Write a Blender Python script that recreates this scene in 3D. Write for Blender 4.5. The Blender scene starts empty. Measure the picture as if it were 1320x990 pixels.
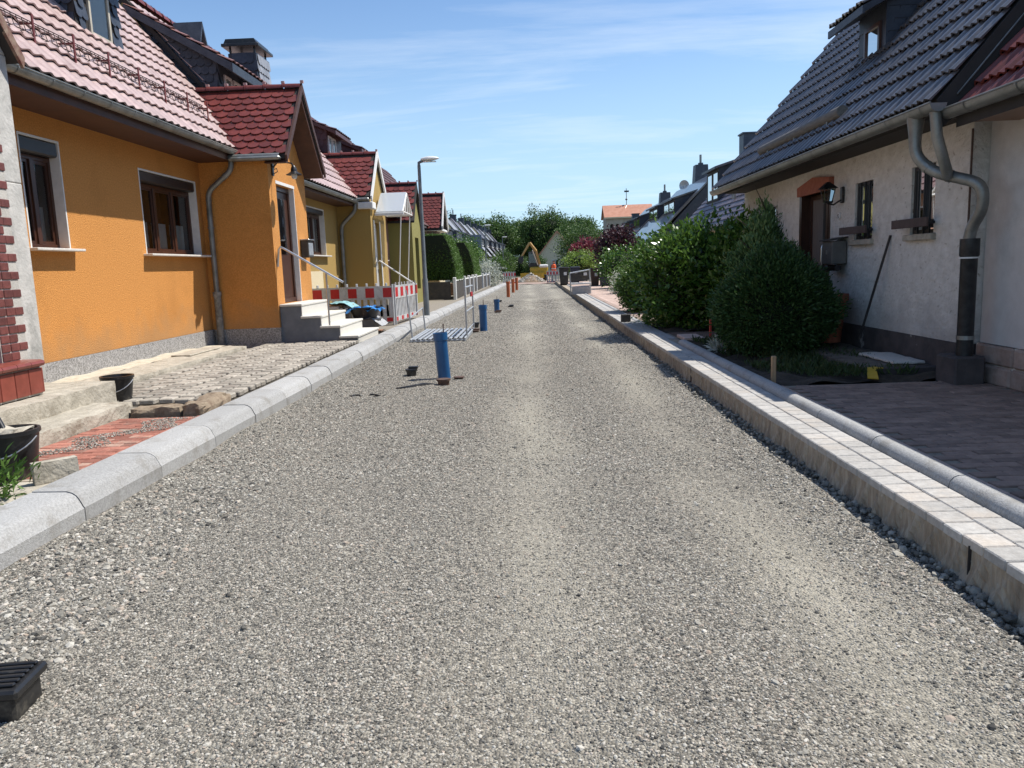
import bpy, math, random
import numpy as np
from mathutils import Vector, Matrix
random.seed(4); RNG = np.random.default_rng(7)
S = bpy.context.scene; COL = S.collection
PI = math.pi
# ------------------------------------------------------------------ camera
CAMH = 1.5
def cam_axes(f=1000.0, vp=(683, 342), roll=.037):
    d = np.array([vp[0]-660, -(vp[1]-495), -f]); d /= np.linalg.norm(d)
    e = np.array([-math.sin(roll), math.cos(roll), 0.])
    u = e + np.array([0, 0, -(e@d)/d[2]]); u /= np.linalg.norm(u)
    return np.array([np.cross(d, u), d, u])
cd = bpy.data.cameras.new('camera'); cam = bpy.data.objects.new('camera', cd); COL.objects.link(cam)
cd.sensor_width = 36; cd.lens = 27.27; cd.clip_start = .05; cd.clip_end = 3000
m4 = Matrix([list(r)+[0] for r in cam_axes()]+[[0, 0, 0, 1]]); m4.translation = (0, 0, CAMH)
cam.matrix_world = m4; S.camera = cam
# ------------------------------------------------------------------ light
SUNV = Vector((1, .35, 1.73)).normalized()
sl = bpy.data.lights.new('sun', 'SUN'); sun = bpy.data.objects.new('sun', sl); COL.objects.link(sun)
sl.energy = 4.5; sl.angle = math.radians(.5); sl.color = (1, .955, .88)
sun.rotation_euler = SUNV.to_track_quat('Z', 'Y').to_euler(); sun.location = (20, 10, 40)
W = bpy.data.worlds.new('World'); S.world = W; W.use_nodes = True
nt = W.node_tree; nt.nodes.clear()
def N(t, typ, **k):
    n = t.nodes.new(typ)
    for a, b in k.items():
        if a in n.inputs.keys() if hasattr(n.inputs, 'keys') else False: n.inputs[a].default_value = b
        else: setattr(n, a, b)
    return n
sky = N(nt, 'ShaderNodeTexSky'); sky.sky_type = 'NISHITA'; sky.sun_disc = False
sky.sun_elevation = math.asin(SUNV.z); sky.sun_rotation = math.atan2(SUNV.x, SUNV.y)
sky.air_density = 1.0; sky.dust_density = .2; sky.ozone_density = 1.2
tc = N(nt, 'ShaderNodeTexCoord'); sep = N(nt, 'ShaderNodeSeparateXYZ'); nt.links.new(tc.outputs['Generated'], sep.inputs[0])
# cirrus: noise on the direction projected on a high plane
mx = N(nt, 'ShaderNodeMath', operation='MAXIMUM'); nt.links.new(sep.outputs[2], mx.inputs[0]); mx.inputs[1].default_value = .03
ad = N(nt, 'ShaderNodeMath', operation='ADD'); nt.links.new(mx.outputs[0], ad.inputs[0]); ad.inputs[1].default_value = .06
dx = N(nt, 'ShaderNodeMath', operation='DIVIDE'); nt.links.new(sep.outputs[0], dx.inputs[0]); nt.links.new(ad.outputs[0], dx.inputs[1])
dy = N(nt, 'ShaderNodeMath', operation='DIVIDE'); nt.links.new(sep.outputs[1], dy.inputs[0]); nt.links.new(ad.outputs[0], dy.inputs[1])
cb = N(nt, 'ShaderNodeCombineXYZ'); nt.links.new(dx.outputs[0], cb.inputs[0]); nt.links.new(dy.outputs[0], cb.inputs[1])
mp = N(nt, 'ShaderNodeMapping'); mp.inputs['Scale'].default_value = (.34, .95, 1); mp.inputs['Rotation'].default_value = (0, 0, .25); mp.inputs['Location'].default_value = (3.3, 1.4, 0)
nt.links.new(cb.outputs[0], mp.inputs[0])
nz = N(nt, 'ShaderNodeTexNoise'); nz.inputs['Scale'].default_value = 1.1; nz.inputs['Detail'].default_value = 9; nz.inputs['Roughness'].default_value = .62; nz.inputs['Distortion'].default_value = .5
nt.links.new(mp.outputs[0], nz.inputs['Vector'])
cr = N(nt, 'ShaderNodeValToRGB'); cr.color_ramp.elements[0].position = .51; cr.color_ramp.elements[1].position = .8
cr.color_ramp.elements[1].color = (.5, .5, .5, 1); nt.links.new(nz.outputs[0], cr.inputs[0])
mix = N(nt, 'ShaderNodeMixRGB'); mix.inputs[2].default_value = (7.0, 7.5, 8.1, 1)
tint = N(nt, 'ShaderNodeMixRGB', blend_type='MULTIPLY'); tint.inputs[0].default_value = 1; tint.inputs[2].default_value = (.84, .96, 1.08, 1)
nt.links.new(sky.outputs[0], tint.inputs[1])
hz = N(nt, 'ShaderNodeMapRange'); hz.inputs[1].default_value = 0; hz.inputs[2].default_value = .36; hz.inputs[3].default_value = .75; hz.inputs[4].default_value = 0; hz.interpolation_type = 'SMOOTHERSTEP'; nt.links.new(sep.outputs[2], hz.inputs[0])
hm = N(nt, 'ShaderNodeMixRGB'); hm.inputs[2].default_value = (3.9, 5.6, 7.2, 1); nt.links.new(hz.outputs[0], hm.inputs[0]); nt.links.new(tint.outputs[0], hm.inputs[1])
nt.links.new(cr.outputs[0], mix.inputs[0]); nt.links.new(hm.outputs[0], mix.inputs[1])
bg = N(nt, 'ShaderNodeBackground'); bg.inputs[1].default_value = .105; nt.links.new(mix.outputs[0], bg.inputs[0])
wo = N(nt, 'ShaderNodeOutputWorld'); nt.links.new(bg.outputs[0], wo.inputs[0])
S.view_settings.view_transform = 'Standard'; S.view_settings.look = 'None'; S.view_settings.exposure = .52; S.view_settings.gamma = 1
# ------------------------------------------------------------------ materials
MATS = {}
SPLASH = {'orange_stucco': (.34,.20,.09,1), 'white_rough_render': (.33,.31,.29,1), 'ochre_stucco': (.24,.19,.09,1), 'weathered_grey_render': (.26,.26,.24,1)}
def mat(name, col, rough=.8, col2=None, ns=6., det=6, bump=0., bs=40., var=0., metal=0., spec=.5, coat=0., dirt_shade=None, ds=1.2, dirt_shade_lo=.5, dirt_shade_hi=.7, stretch=(1, 1, 1), emit=None):
    """procedural surface: noise between col and col2, larger stains or painted relief shade (dirt), fine relief, per-piece variation (var)"""
    if name in MATS: return MATS[name]
    m = bpy.data.materials.new(name); m.use_nodes = True; t = m.node_tree; t.nodes.clear(); L = t.links.new
    out = N(t, 'ShaderNodeOutputMaterial'); b = N(t, 'ShaderNodeBsdfPrincipled'); L(b.outputs[0], out.inputs[0])
    b.inputs['Roughness'].default_value = rough; b.inputs['Metallic'].default_value = metal
    b.inputs['Specular IOR Level'].default_value = spec; b.inputs['Coat Weight'].default_value = coat
    tcn = N(t, 'ShaderNodeTexCoord'); mpn = N(t, 'ShaderNodeMapping'); mpn.inputs['Scale'].default_value = stretch
    L(tcn.outputs['Object'], mpn.inputs[0])
    if var > 0:
        oi = N(t, 'ShaderNodeObjectInfo'); off = N(t, 'ShaderNodeVectorMath', operation='SCALE'); off.inputs[0].default_value = (37, 19, 11)
        L(oi.outputs['Random'], off.inputs['Scale']); L(off.outputs[0], mpn.inputs['Location'])
    c2 = col2 or tuple(min(1, c*1.25) for c in col)
    nn = N(t, 'ShaderNodeTexNoise'); nn.inputs['Scale'].default_value = ns; nn.inputs['Detail'].default_value = det; nn.inputs['Roughness'].default_value = .62
    L(mpn.outputs[0], nn.inputs['Vector'])
    rp = N(t, 'ShaderNodeValToRGB'); rp.color_ramp.elements[0].position = .36; rp.color_ramp.elements[1].position = .64
    rp.color_ramp.elements[0].color = (*col, 1); rp.color_ramp.elements[1].color = (*c2, 1); L(nn.outputs[0], rp.inputs[0])
    cur = rp.outputs[0]
    if dirt_shade:
        dn = N(t, 'ShaderNodeTexNoise'); dn.inputs['Scale'].default_value = ds; dn.inputs['Detail'].default_value = 8; dn.inputs['Roughness'].default_value = .68
        L(mpn.outputs[0], dn.inputs['Vector'])
        dr = N(t, 'ShaderNodeMapRange'); dr.inputs[1].default_value = dirt_shade_lo; dr.inputs[2].default_value = dirt_shade_hi; L(dn.outputs[0], dr.inputs[0])
        mm = N(t, 'ShaderNodeMixRGB'); mm.inputs[2].default_value = (*dirt_shade, 1); L(dr.outputs[0], mm.inputs[0]); L(cur, mm.inputs[1]); cur = mm.outputs[0]
    if var > 0:
        ge = N(t, 'ShaderNodeNewGeometry'); a2 = N(t, 'ShaderNodeMath', operation='ADD'); L(ge.outputs['Random Per Island'], a2.inputs[0]); L(oi.outputs['Random'], a2.inputs[1])
        fr = N(t, 'ShaderNodeMath', operation='FRACT'); L(a2.outputs[0], fr.inputs[0])
        mr = N(t, 'ShaderNodeMapRange'); mr.inputs[3].default_value = 1-var; mr.inputs[4].default_value = 1+var; L(fr.outputs[0], mr.inputs[0])
        vm = N(t, 'ShaderNodeVectorMath', operation='SCALE'); L(cur, vm.inputs[0]); L(mr.outputs[0], vm.inputs['Scale']); cur = vm.outputs[0]
    L(cur, b.inputs['Base Color'])
    if bump > 0:
        bn = N(t, 'ShaderNodeTexNoise'); bn.inputs['Scale'].default_value = bs; bn.inputs['Detail'].default_value = 5; L(mpn.outputs[0], bn.inputs['Vector'])
        bp = N(t, 'ShaderNodeBump'); bp.inputs['Strength'].default_value = min(1, bump); bp.inputs['Distance'].default_value = .012*max(1, bump); L(bn.outputs[0], bp.inputs['Height']); L(bp.outputs[0], b.inputs['Normal'])
    if name in SPLASH:
        gz = N(t, 'ShaderNodeNewGeometry'); szz = N(t, 'ShaderNodeSeparateXYZ'); L(gz.outputs['Position'], szz.inputs[0]); n3 = N(t, 'ShaderNodeTexNoise'); n3.inputs['Scale'].default_value = 3.1; n3.inputs['Detail'].default_value = 8; L(tcn.outputs['Object'], n3.inputs['Vector'])
        h_ = N(t, 'ShaderNodeMath', operation='MULTIPLY_ADD'); L(n3.outputs[0], h_.inputs[0]); h_.inputs[1].default_value = -1.1; L(szz.outputs[2], h_.inputs[2]); r_ = N(t, 'ShaderNodeMapRange'); r_.inputs[1].default_value = -.05; r_.inputs[2].default_value = .45; r_.inputs[3].default_value = .55; r_.inputs[4].default_value = 0; L(h_.outputs[0], r_.inputs[0])
        m3 = N(t, 'ShaderNodeMixRGB'); m3.inputs[2].default_value = SPLASH[name]; L(r_.outputs[0], m3.inputs[0]); L(cur, m3.inputs[1]); L(m3.outputs[0], b.inputs['Base Color'])
    if emit: b.inputs['Emission Color'].default_value = (*emit, 1); b.inputs['Emission Strength'].default_value = 1
    MATS[name] = m; return m
def leafmat(name, col, col2, trans=.35, rough=.45):
    m = bpy.data.materials.new(name); m.use_nodes = True; t = m.node_tree; t.nodes.clear(); L = t.links.new
    out = N(t, 'ShaderNodeOutputMaterial'); b = N(t, 'ShaderNodeBsdfPrincipled'); tr = N(t, 'ShaderNodeBsdfTranslucent'); mx = N(t, 'ShaderNodeMixShader'); mx.inputs[0].default_value = trans
    ge = N(t, 'ShaderNodeNewGeometry'); rp = N(t, 'ShaderNodeValToRGB'); rp.color_ramp.elements[0].color = (*col, 1); rp.color_ramp.elements[1].color = (*col2, 1)
    L(ge.outputs['Random Per Island'], rp.inputs[0]); L(rp.outputs[0], b.inputs['Base Color']); L(rp.outputs[0], tr.inputs[0]); b.inputs['Roughness'].default_value = rough
    L(b.outputs[0], mx.inputs[1]); L(tr.outputs[0], mx.inputs[2]); L(mx.outputs[0], out.inputs[0]); return m
def glassmat():
    m = bpy.data.materials.new('window_glass'); m.use_nodes = True; t = m.node_tree; t.nodes.clear(); L = t.links.new
    out = N(t, 'ShaderNodeOutputMaterial'); g = N(t, 'ShaderNodeBsdfGlossy'); g.inputs['Roughness'].default_value = .02; tr = N(t, 'ShaderNodeBsdfTransparent'); tr.inputs[0].default_value = (.8, .83, .82, 1)
    lw = N(t, 'ShaderNodeFresnel'); lw.inputs[0].default_value = 1.65; mx = N(t, 'ShaderNodeMixShader'); L(lw.outputs[0], mx.inputs[0]); L(tr.outputs[0], mx.inputs[1]); L(g.outputs[0], mx.inputs[2]); L(mx.outputs[0], out.inputs[0]); return m
M_glass = glassmat()
# ------------------------------------------------------------------ mesh helpers
def wloc(o):
    v = Vector((0, 0, 0))
    while o is not None: v += o.location; o = o.parent
    return v
class MB:
    def __init__(s): s.V = []; s.F = []
    def add(s, v, f):
        n = len(s.V); s.V += [tuple(p) for p in v]; s.F += [tuple(i+n for i in q) for q in f]; return s
    def quad(s, *p): return s.add(p, [tuple(range(len(p)))])
    def box(s, x0, y0, z0, x1, y1, z1):
        if x0 > x1: x0, x1 = x1, x0
        if y0 > y1: y0, y1 = y1, y0
        if z0 > z1: z0, z1 = z1, z0
        return s.add([(x0,y0,z0),(x1,y0,z0),(x1,y1,z0),(x0,y1,z0),(x0,y0,z1),(x1,y0,z1),(x1,y1,z1),(x0,y1,z1)],
                     [(0,3,2,1),(4,5,6,7),(0,1,5,4),(1,2,6,5),(2,3,7,6),(3,0,4,7)])
    def bbox(s, x0, y0, z0, x1, y1, z1, b=.01):
        """box with chamfered edges"""
        import itertools
        c = [(x0+x1)/2, (y0+y1)/2, (z0+z1)/2]; h = [abs(x1-x0)/2, abs(y1-y0)/2, abs(z1-z0)/2]; b = min(b, *[k*.8 for k in h])
        V = []; idx = {}
        for sg in itertools.product((-1, 1), repeat=3):
            for a in range(3):
                p = [c[k]+sg[k]*(h[k]-(0 if k == a else b)) for k in range(3)]; idx[(sg, a)] = len(V); V.append(tuple(p))
        F = []
        for a in range(3):
            u, v = (a+1) % 3, (a+2) % 3
            for sa in (-1, 1):
                q = []
                for su, sv in ((-1,-1),(1,-1),(1,1),(-1,1)):
                    g = [0,0,0]; g[a] = sa; g[u] = su; g[v] = sv; q.append(idx[(tuple(g), a)])
                F.append(tuple(q if sa > 0 else q[::-1]))
            for su in (-1, 1):
                for sv in (-1, 1):
                    g0 = [0,0,0]; g0[a] = -1; g0[u] = su; g0[v] = sv; g1 = list(g0); g1[a] = 1
                    q = (idx[(tuple(g0), u)], idx[(tuple(g1), u)], idx[(tuple(g1), v)], idx[(tuple(g0), v)])
                    F.append(q if su*sv > 0 else q[::-1])
        for sg in itertools.product((-1, 1), repeat=3):
            q = (idx[(sg, 0)], idx[(sg, 1)], idx[(sg, 2)]); F.append(q if sg[0]*sg[1]*sg[2] > 0 else q[::-1])
        return s.add(V, F)
    def prism(s, poly, f0, f1):
        """poly: 2d points; f0,f1 map (a,b)->3d for the two ends"""
        n = len(poly); V = [f0(*p) for p in poly]+[f1(*p) for p in poly]
        return s.add(V, [tuple(range(n))[::-1], tuple(range(n, 2*n))]+[(i, (i+1) % n, n+(i+1) % n, n+i) for i in range(n)])
    def tube(s, pts, r, n=8, cap=True, arc=(0, 2*PI), up=None):
        pts = [Vector(p) for p in pts]; rr = r if isinstance(r, (list, tuple)) else [r]*len(pts)
        closed = abs(arc[1]-arc[0]-2*PI) < 1e-6; k = n if closed else n+1; V = []; prev = None
        for i, p in enumerate(pts):
            d = (pts[min(i+1, len(pts)-1)]-pts[max(i-1, 0)]).normalized()
            if prev is None:
                a = Vector(up) if up else (Vector((0, 0, 1)) if abs(d.z) < .9 else Vector((1, 0, 0)))
            else: a = prev
            a = (a-d*a.dot(d)).normalized(); b = d.cross(a); prev = a
            for j in range(k):
                t = arc[0]+(arc[1]-arc[0])*j/n; V.append(p+(a*math.cos(t)+b*math.sin(t))*rr[i])
        F = []
        for i in range(len(pts)-1):
            for j in range(k if closed else k-1):
                a0 = i*k+j; a1 = i*k+(j+1) % k; F.append((a0, a1, a1+k, a0+k))
        if cap and closed: F += [tuple(range(k))[::-1], tuple(range((len(pts)-1)*k, len(pts)*k))]
        return s.add(V, F)
    def lathe(s, prof, c, n=16, ax='z'):
        V = []; F = []
        for r, z in prof:
            for j in range(n):
                t = 2*PI*j/n; V.append((c[0]+r*math.cos(t), c[1]+r*math.sin(t), c[2]+z))
        for i in range(len(prof)-1):
            for j in range(n): F.append((i*n+j, i*n+(j+1) % n, (i+1)*n+(j+1) % n, (i+1)*n+j))
        return s.add(V, F)
    def rot(s, M):
        s.V = [tuple(M @ Vector(v)) for v in s.V]; return s
    def mesh(s, name, off=(0, 0, 0)):
        me = bpy.data.meshes.new(name); o = off; me.from_pydata([(v[0]-o[0], v[1]-o[1], v[2]-o[2]) for v in s.V], [], s.F); me.update(); return me
    def build(s, name, m, parent=None, local=False, smooth=False, kind=None, label=None, bevel=0):
        off = (0, 0, 0) if (local or parent is None) else wloc(parent)
        me = s.mesh(name, off); o = obj(name, me, m, parent)
        if smooth: smoothen(me)
        if kind: o['kind'] = kind
        if label: o['label'] = label
        if bevel:
            bm = o.modifiers.new('bevel', 'BEVEL'); bm.width = bevel; bm.segments = 2; bm.limit_method = 'ANGLE'
        return o
def smoothen(me, ang=.7):
    me.polygons.foreach_set('use_smooth', [True]*len(me.polygons))
    try: me.set_sharp_from_angle(angle=ang)
    except Exception: pass
def obj(name, me, m, parent=None):
    o = bpy.data.objects.new(name, me); COL.objects.link(o)
    if m is not None and len(me.materials) == 0: me.materials.append(m)
    if parent is not None: o.parent = parent
    return o
def tag(o, label, cat, group=None, kind=None):
    if label: o['label'] = label
    if cat: o['category'] = cat
    if group: o['group'] = group
    if kind: o['kind'] = kind
    return o
def thing(name, label, cat, loc=(0, 0, 0), rz=0, group=None):
    o = bpy.data.objects.new(name, None); COL.objects.link(o); o.location = loc; o.rotation_euler = (0, 0, rz); o.empty_display_size = .2
    return tag(o, label, cat, group)
def struct(name, mb, m, **k):
    o = mb.build(name, m, **k); o['kind'] = 'structure'; return o
def copy_tree(o, parent=None):
    c = o.copy(); COL.objects.link(c); c.parent = parent
    for ch in list(o.children): copy_tree(ch, c)
    return c
def place(meshes, mats_, name, parent, poses, limit=300, label=None):
    """alike pieces: the `limit` nearest the camera as objects sharing mesh data, the rest joined as stuff"""
    if not isinstance(meshes, list): meshes = [meshes]
    off = wloc(parent) if parent is not None else Vector((0, 0, 0))
    for me in meshes:
        if len(me.materials) == 0: me.materials.append(mats_)
    poses = sorted(poses, key=lambda M: (M.translation-Vector((0, 0, 1.5))).length)
    T = Matrix.Translation(-off)
    for i, M in enumerate(poses[:limit]):
        o = bpy.data.objects.new(name, meshes[i % len(meshes)]); COL.objects.link(o); o.parent = parent; o.matrix_local = T @ M
        if label: o['label'] = label
    rest = poses[limit:]
    if rest:
        me0 = meshes[0]; v0 = np.zeros(len(me0.vertices)*3); me0.vertices.foreach_get('co', v0); v0 = v0.reshape(-1, 3); nv = len(v0)
        fs = [tuple(p.vertices) for p in me0.polygons]; V = []; F = []
        for k, M in enumerate(rest):
            A = np.array(T @ M); V.append(v0 @ A[:3, :3].T + A[:3, 3]); F += [tuple(i+k*nv for i in f) for f in fs]
        me = bpy.data.meshes.new(name+'_field'); me.from_pydata(np.vstack(V).tolist(), [], F); me.update()
        o = obj(name+'_field', me, mats_, parent); o['kind'] = 'stuff'
        if me0.polygons[0].use_smooth: smoothen(me)
    return
def frame(o, u, v, n=None):
    u = Vector(u); v = Vector(v); n = n or u.cross(v)
    M = Matrix((u, v, n)).transposed().to_4x4(); M.translation = Vector(o); return M
def rnd(a, b): return random.uniform(a, b)
# ------------------------------------------------------------------ palette
C_or = mat('orange_stucco', (.50,.205,.042), .9, (.66,.295,.072), ns=45, bump=1., bs=70, dirt_shade=(.42,.175,.035), ds=.9, dirt_shade_lo=.5, dirt_shade_hi=.85)
C_ye = mat('ochre_stucco', (.33,.215,.06), .9, (.39,.26,.08), ns=40, bump=.5, bs=90)
C_ol = mat('olive_stucco', (.22,.20,.055), .9, (.27,.24,.07), ns=40, bump=.5, bs=90)
C_cr = mat('cream_stucco', (.62,.52,.33), .9, (.7,.6,.4), ns=30, bump=.4, bs=80)
C_wh = mat('white_rough_render', (.56,.53,.48), .95, (.68,.65,.60), ns=9, bump=1.6, bs=24, dirt_shade=(.27,.22,.165), ds=15, dirt_shade_lo=.60, dirt_shade_hi=.68, stretch=(1, .8, 1.1))  # dark specks put the shade of the coarse relief into the colour
C_sm = mat('smooth_beige_render', (.56,.53,.50), .9, (.62,.59,.56), ns=7, bump=.3, bs=120, dirt_shade=(.42,.39,.36), ds=.8)
C_gr = mat('weathered_grey_render', (.42,.41,.38), .95, (.56,.54,.50), ns=5, bump=.5, bs=30, dirt_shade=(.22,.22,.20), ds=2.2, dirt_shade_lo=.52, dirt_shade_hi=.68)
C_pl = mat('granite_plinth', (.13,.125,.12), .9, (.44,.43,.42), ns=60, det=3, bump=.3, bs=120)
C_dp = mat('dark_plinth', (.055,.045,.045), .9, (.09,.075,.07), ns=5, bump=.4, bs=30, dirt_shade=(.30,.28,.27), ds=2.4, dirt_shade_lo=.62, dirt_shade_hi=.66)
C_sp = mat('pink_stone', (.30,.22,.18), .95, (.40,.31,.26), ns=9, bump=1., bs=22, var=.12, dirt_shade=(.2,.15,.12), ds=4)
C_bk = mat('dark_brick', (.12,.036,.030), .55, (.18,.055,.045), ns=14, bump=.2, bs=60, var=.2)  # brick tone also darkened to carry the shade inside the porch opening
C_mo = mat('mortar', (.42,.40,.36), .95, bump=.4, bs=60)
C_rt = mat('red_glazed_tile', (.20,.048,.032), .3, (.26,.065,.045), ns=9, var=.1)
C_tp = mat('pink_pantile', (.34,.235,.215), .36, (.44,.315,.29), ns=11, var=.12, bump=.15, bs=60, spec=.9, dirt_shade=(.24,.12,.10), ds=2.5, dirt_shade_lo=.58, dirt_shade_hi=.8)
C_tr = mat('dark_red_roof_tile', (.125,.026,.019), .42, (.17,.038,.028), ns=11, var=.22, bump=.1, bs=50, dirt_shade=(.10,.04,.035), ds=3, dirt_shade_lo=.56, dirt_shade_hi=.8)
C_tk = mat('black_pantile', (.046,.041,.040), .40, (.08,.072,.070), ns=11, var=.25, bump=.1, bs=50, spec=1., coat=.5, dirt_shade=(.09,.085,.085), ds=2.5, dirt_shade_lo=.58, dirt_shade_hi=.8)
C_tv = mat('grey_violet_tile', (.11,.09,.10), .35, (.17,.14,.15), ns=8, var=.2, spec=.8)
C_tg = mat('light_grey_tile', (.21,.205,.21), .4, (.30,.295,.30), ns=5, var=.2, spec=.7)
C_sl = mat('slate', (.028,.034,.048), .5, (.05,.058,.075), ns=6, var=.3, bump=.25, bs=30)
C_dk = mat('roof_underlay', (.03,.026,.024), .9)
C_zn = mat('zinc', (.21,.215,.20), .45, (.29,.295,.28), ns=4, metal=.55, dirt_shade=(.15,.15,.135), ds=3)
C_st = mat('stainless_steel', (.5,.5,.5), .3, metal=.9)
C_ga = mat('galvanised_steel', (.34,.36,.38), .5, (.46,.48,.5), ns=9, metal=.5)
C_wd = mat('brown_window_wood', (.045,.018,.011), .35, (.07,.028,.016), ns=3, stretch=(8, 8, 1))
C_sf = mat('brown_soffit', (.05,.018,.010), .6, (.075,.028,.016), ns=5)
C_dw = mat('dark_roller_shutter', (.018,.017,.018), .4)
C_wt = mat('white_trim', (.66,.65,.62), .7, (.74,.73,.70), ns=8)
C_ss = mat('sill_stone', (.55,.52,.47), .6, (.68,.65,.6), ns=30)
C_cu = mat('curtain', (.62,.62,.60), .9, (.72,.72,.70), ns=30, stretch=(1, 14, .2))
C_in = mat('dark_room', (.03,.028,.026), .9)
C_co = mat('old_concrete', (.31,.28,.225), .95, (.46,.42,.345), ns=7, det=9, bump=.9, bs=32, dirt_shade=(.20,.165,.12), ds=3.2, dirt_shade_lo=.55, dirt_shade_hi=.72)
C_ck = mat('kerb_concrete', (.28,.278,.27), .9, (.41,.408,.40), ns=70, det=8, bump=.5, bs=150, var=.10, dirt_shade=(.22,.205,.18), ds=3.4, dirt_shade_lo=.52, dirt_shade_hi=.72)
C_cf = mat('raw_kerb_back_concrete', (.27,.215,.155), .95, (.42,.36,.28), ns=9, det=9, bump=1., bs=26, stretch=(1, 3, .6), dirt_shade=(.17,.13,.095), ds=3.4, dirt_shade_lo=.5, dirt_shade_hi=.75)
C_gb = mat('gutter_block', (.33,.315,.295), .9, (.43,.415,.39), ns=26, bump=.4, bs=70, var=.12, dirt_shade=(.50,.42,.34), ds=1.4, dirt_shade_lo=.5, dirt_shade_hi=.8)
C_pv = mat('square_cobble', (.27,.245,.205), .9, (.38,.345,.295), ns=13, bump=.5, bs=50, var=.22, dirt_shade=(.19,.165,.14), ds=1.4)
C_rp = mat('red_clinker', (.25,.090,.060), .9, (.34,.145,.105), ns=12, bump=.4, bs=60, var=.28, dirt_shade=(.36,.28,.22), ds=1.7, dirt_shade_lo=.52, dirt_shade_hi=.68)
C_dv = mat('driveway_brick', (.21,.145,.115), .85, (.30,.21,.165), ns=12, bump=.35, bs=60, var=.22)
C_de = mat('pink_edging_brick', (.36,.255,.21), .9, (.46,.34,.285), ns=12, bump=.3, bs=60, var=.15)
C_sa = mat('sand_bed', (.19,.165,.135), .95, (.28,.25,.2), ns=30, bump=.6, bs=90)
C_so = mat('dark_soil', (.030,.022,.015), .95, (.06,.045,.03), ns=12, bump=1., bs=30)
C_gs = mat('step_granite', (.56,.54,.49), .6, (.66,.64,.58), ns=60)
C_bl = mat('blue_plastic_pipe', (.010,.075,.20), .36, (.016,.095,.24), ns=4, dirt_shade=(.10,.16,.22), ds=5, dirt_shade_lo=.6, dirt_shade_hi=.8)
C_op = mat('orange_brown_pipe', (.42,.10,.03), .45, (.50,.13,.045), ns=4)
C_bp = mat('black_plastic', (.012,.012,.013), .35, (.02,.02,.021), ns=8, dirt_shade=(.12,.11,.09), ds=9, dirt_shade_lo=.56, dirt_shade_hi=.75)
C_ru = mat('rusty_iron', (.055,.038,.030), .8, (.12,.065,.045), ns=20)
C_rd = mat('barrier_red', (.42,.012,.015), .45); C_bw = mat('barrier_white', (.50,.50,.50), .5, (.58,.58,.57), ns=6, dirt_shade=(.33,.31,.28), ds=4)
C_gy = mat('lamp_grey_paint', (.13,.145,.15), .45, (.18,.195,.20), ns=4, metal=.2)
C_lm = mat('lamp_cover', (.62,.62,.6), .3)
C_yl = mat('yellow_paint', (.50,.31,.015), .5, (.58,.37,.03), ns=5, dirt_shade=(.3,.22,.06), ds=3)
C_rw = mat('red_paint', (.45,.05,.03), .6)
C_wo = mat('raw_wood', (.30,.19,.10), .85, (.42,.29,.17), ns=5, stretch=(14, 14, 1))
C_te = mat('terracotta', (.26,.075,.04), .8, (.34,.11,.06), ns=12)
C_bt = mat('blue_tarp', (.02,.17,.48), .4, (.05,.26,.62), ns=7); C_tq = mat('turquoise_sack', (.16,.34,.36), .6, (.26,.45,.46), ns=9)
C_bag = mat('grey_bag', (.30,.30,.30), .6, (.42,.42,.42), ns=8)
C_tk2 = mat('bark', (.07,.05,.035), .95, (.11,.085,.06), ns=9, bump=.8, bs=20)
C_core = mat('hedge_core', (.010,.016,.006), .95)  # near-black blocker added inside the foliage so crowns and hedges look dense
C_br = mat('clinker_wall', (.24,.13,.085), .9, (.34,.20,.13), ns=16, var=.2)
C_pf = mat('dark_garden_panel', (.045,.040,.035), .8, (.07,.06,.05), ns=7)
C_chr = mat('church_stone', (.33,.28,.22), .95, (.42,.36,.29), ns=1.2); C_chroof = mat('orange_clay_roof', (.42,.19,.12), .9, (.50,.25,.17), ns=1.5, det=8)
C_vest = mat('orange_vest', (.75,.12,.03), .7); C_skin = mat('skin', (.45,.26,.18), .6); C_tro = mat('dark_trousers', (.03,.035,.05), .8); C_hair = mat('dark_hair', (.03,.02,.015), .7)
L_lau = leafmat('laurel_leaf', (.028,.075,.012), (.135,.245,.042), .32, .26)
L_con = leafmat('conifer_leaf', (.022,.055,.012), (.06,.125,.028), .15, .6)
L_con2 = leafmat('young_conifer_leaf', (.06,.13,.035), (.20,.30,.10), .25, .5)
L_hed = leafmat('hedge_leaf', (.045,.10,.014), (.11,.21,.03), .2, .6)
L_pur = leafmat('purple_leaf', (.035,.014,.018), (.09,.035,.045), .25, .5)
L_red = leafmat('red_leaf', (.12,.02,.03), (.26,.05,.07), .3, .5)
L_gre = leafmat('tree_leaf', (.035,.075,.018), (.11,.19,.04), .25, .6)
L_yel = leafmat('bright_leaf', (.14,.24,.04), (.28,.38,.08), .3, .5)
L_gra = leafmat('grass_blade', (.03,.06,.015), (.08,.12,.035), .25, .6)
L_wfl = leafmat('white_flower', (.30,.34,.25), (.65,.66,.60), .2, .6)
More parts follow.
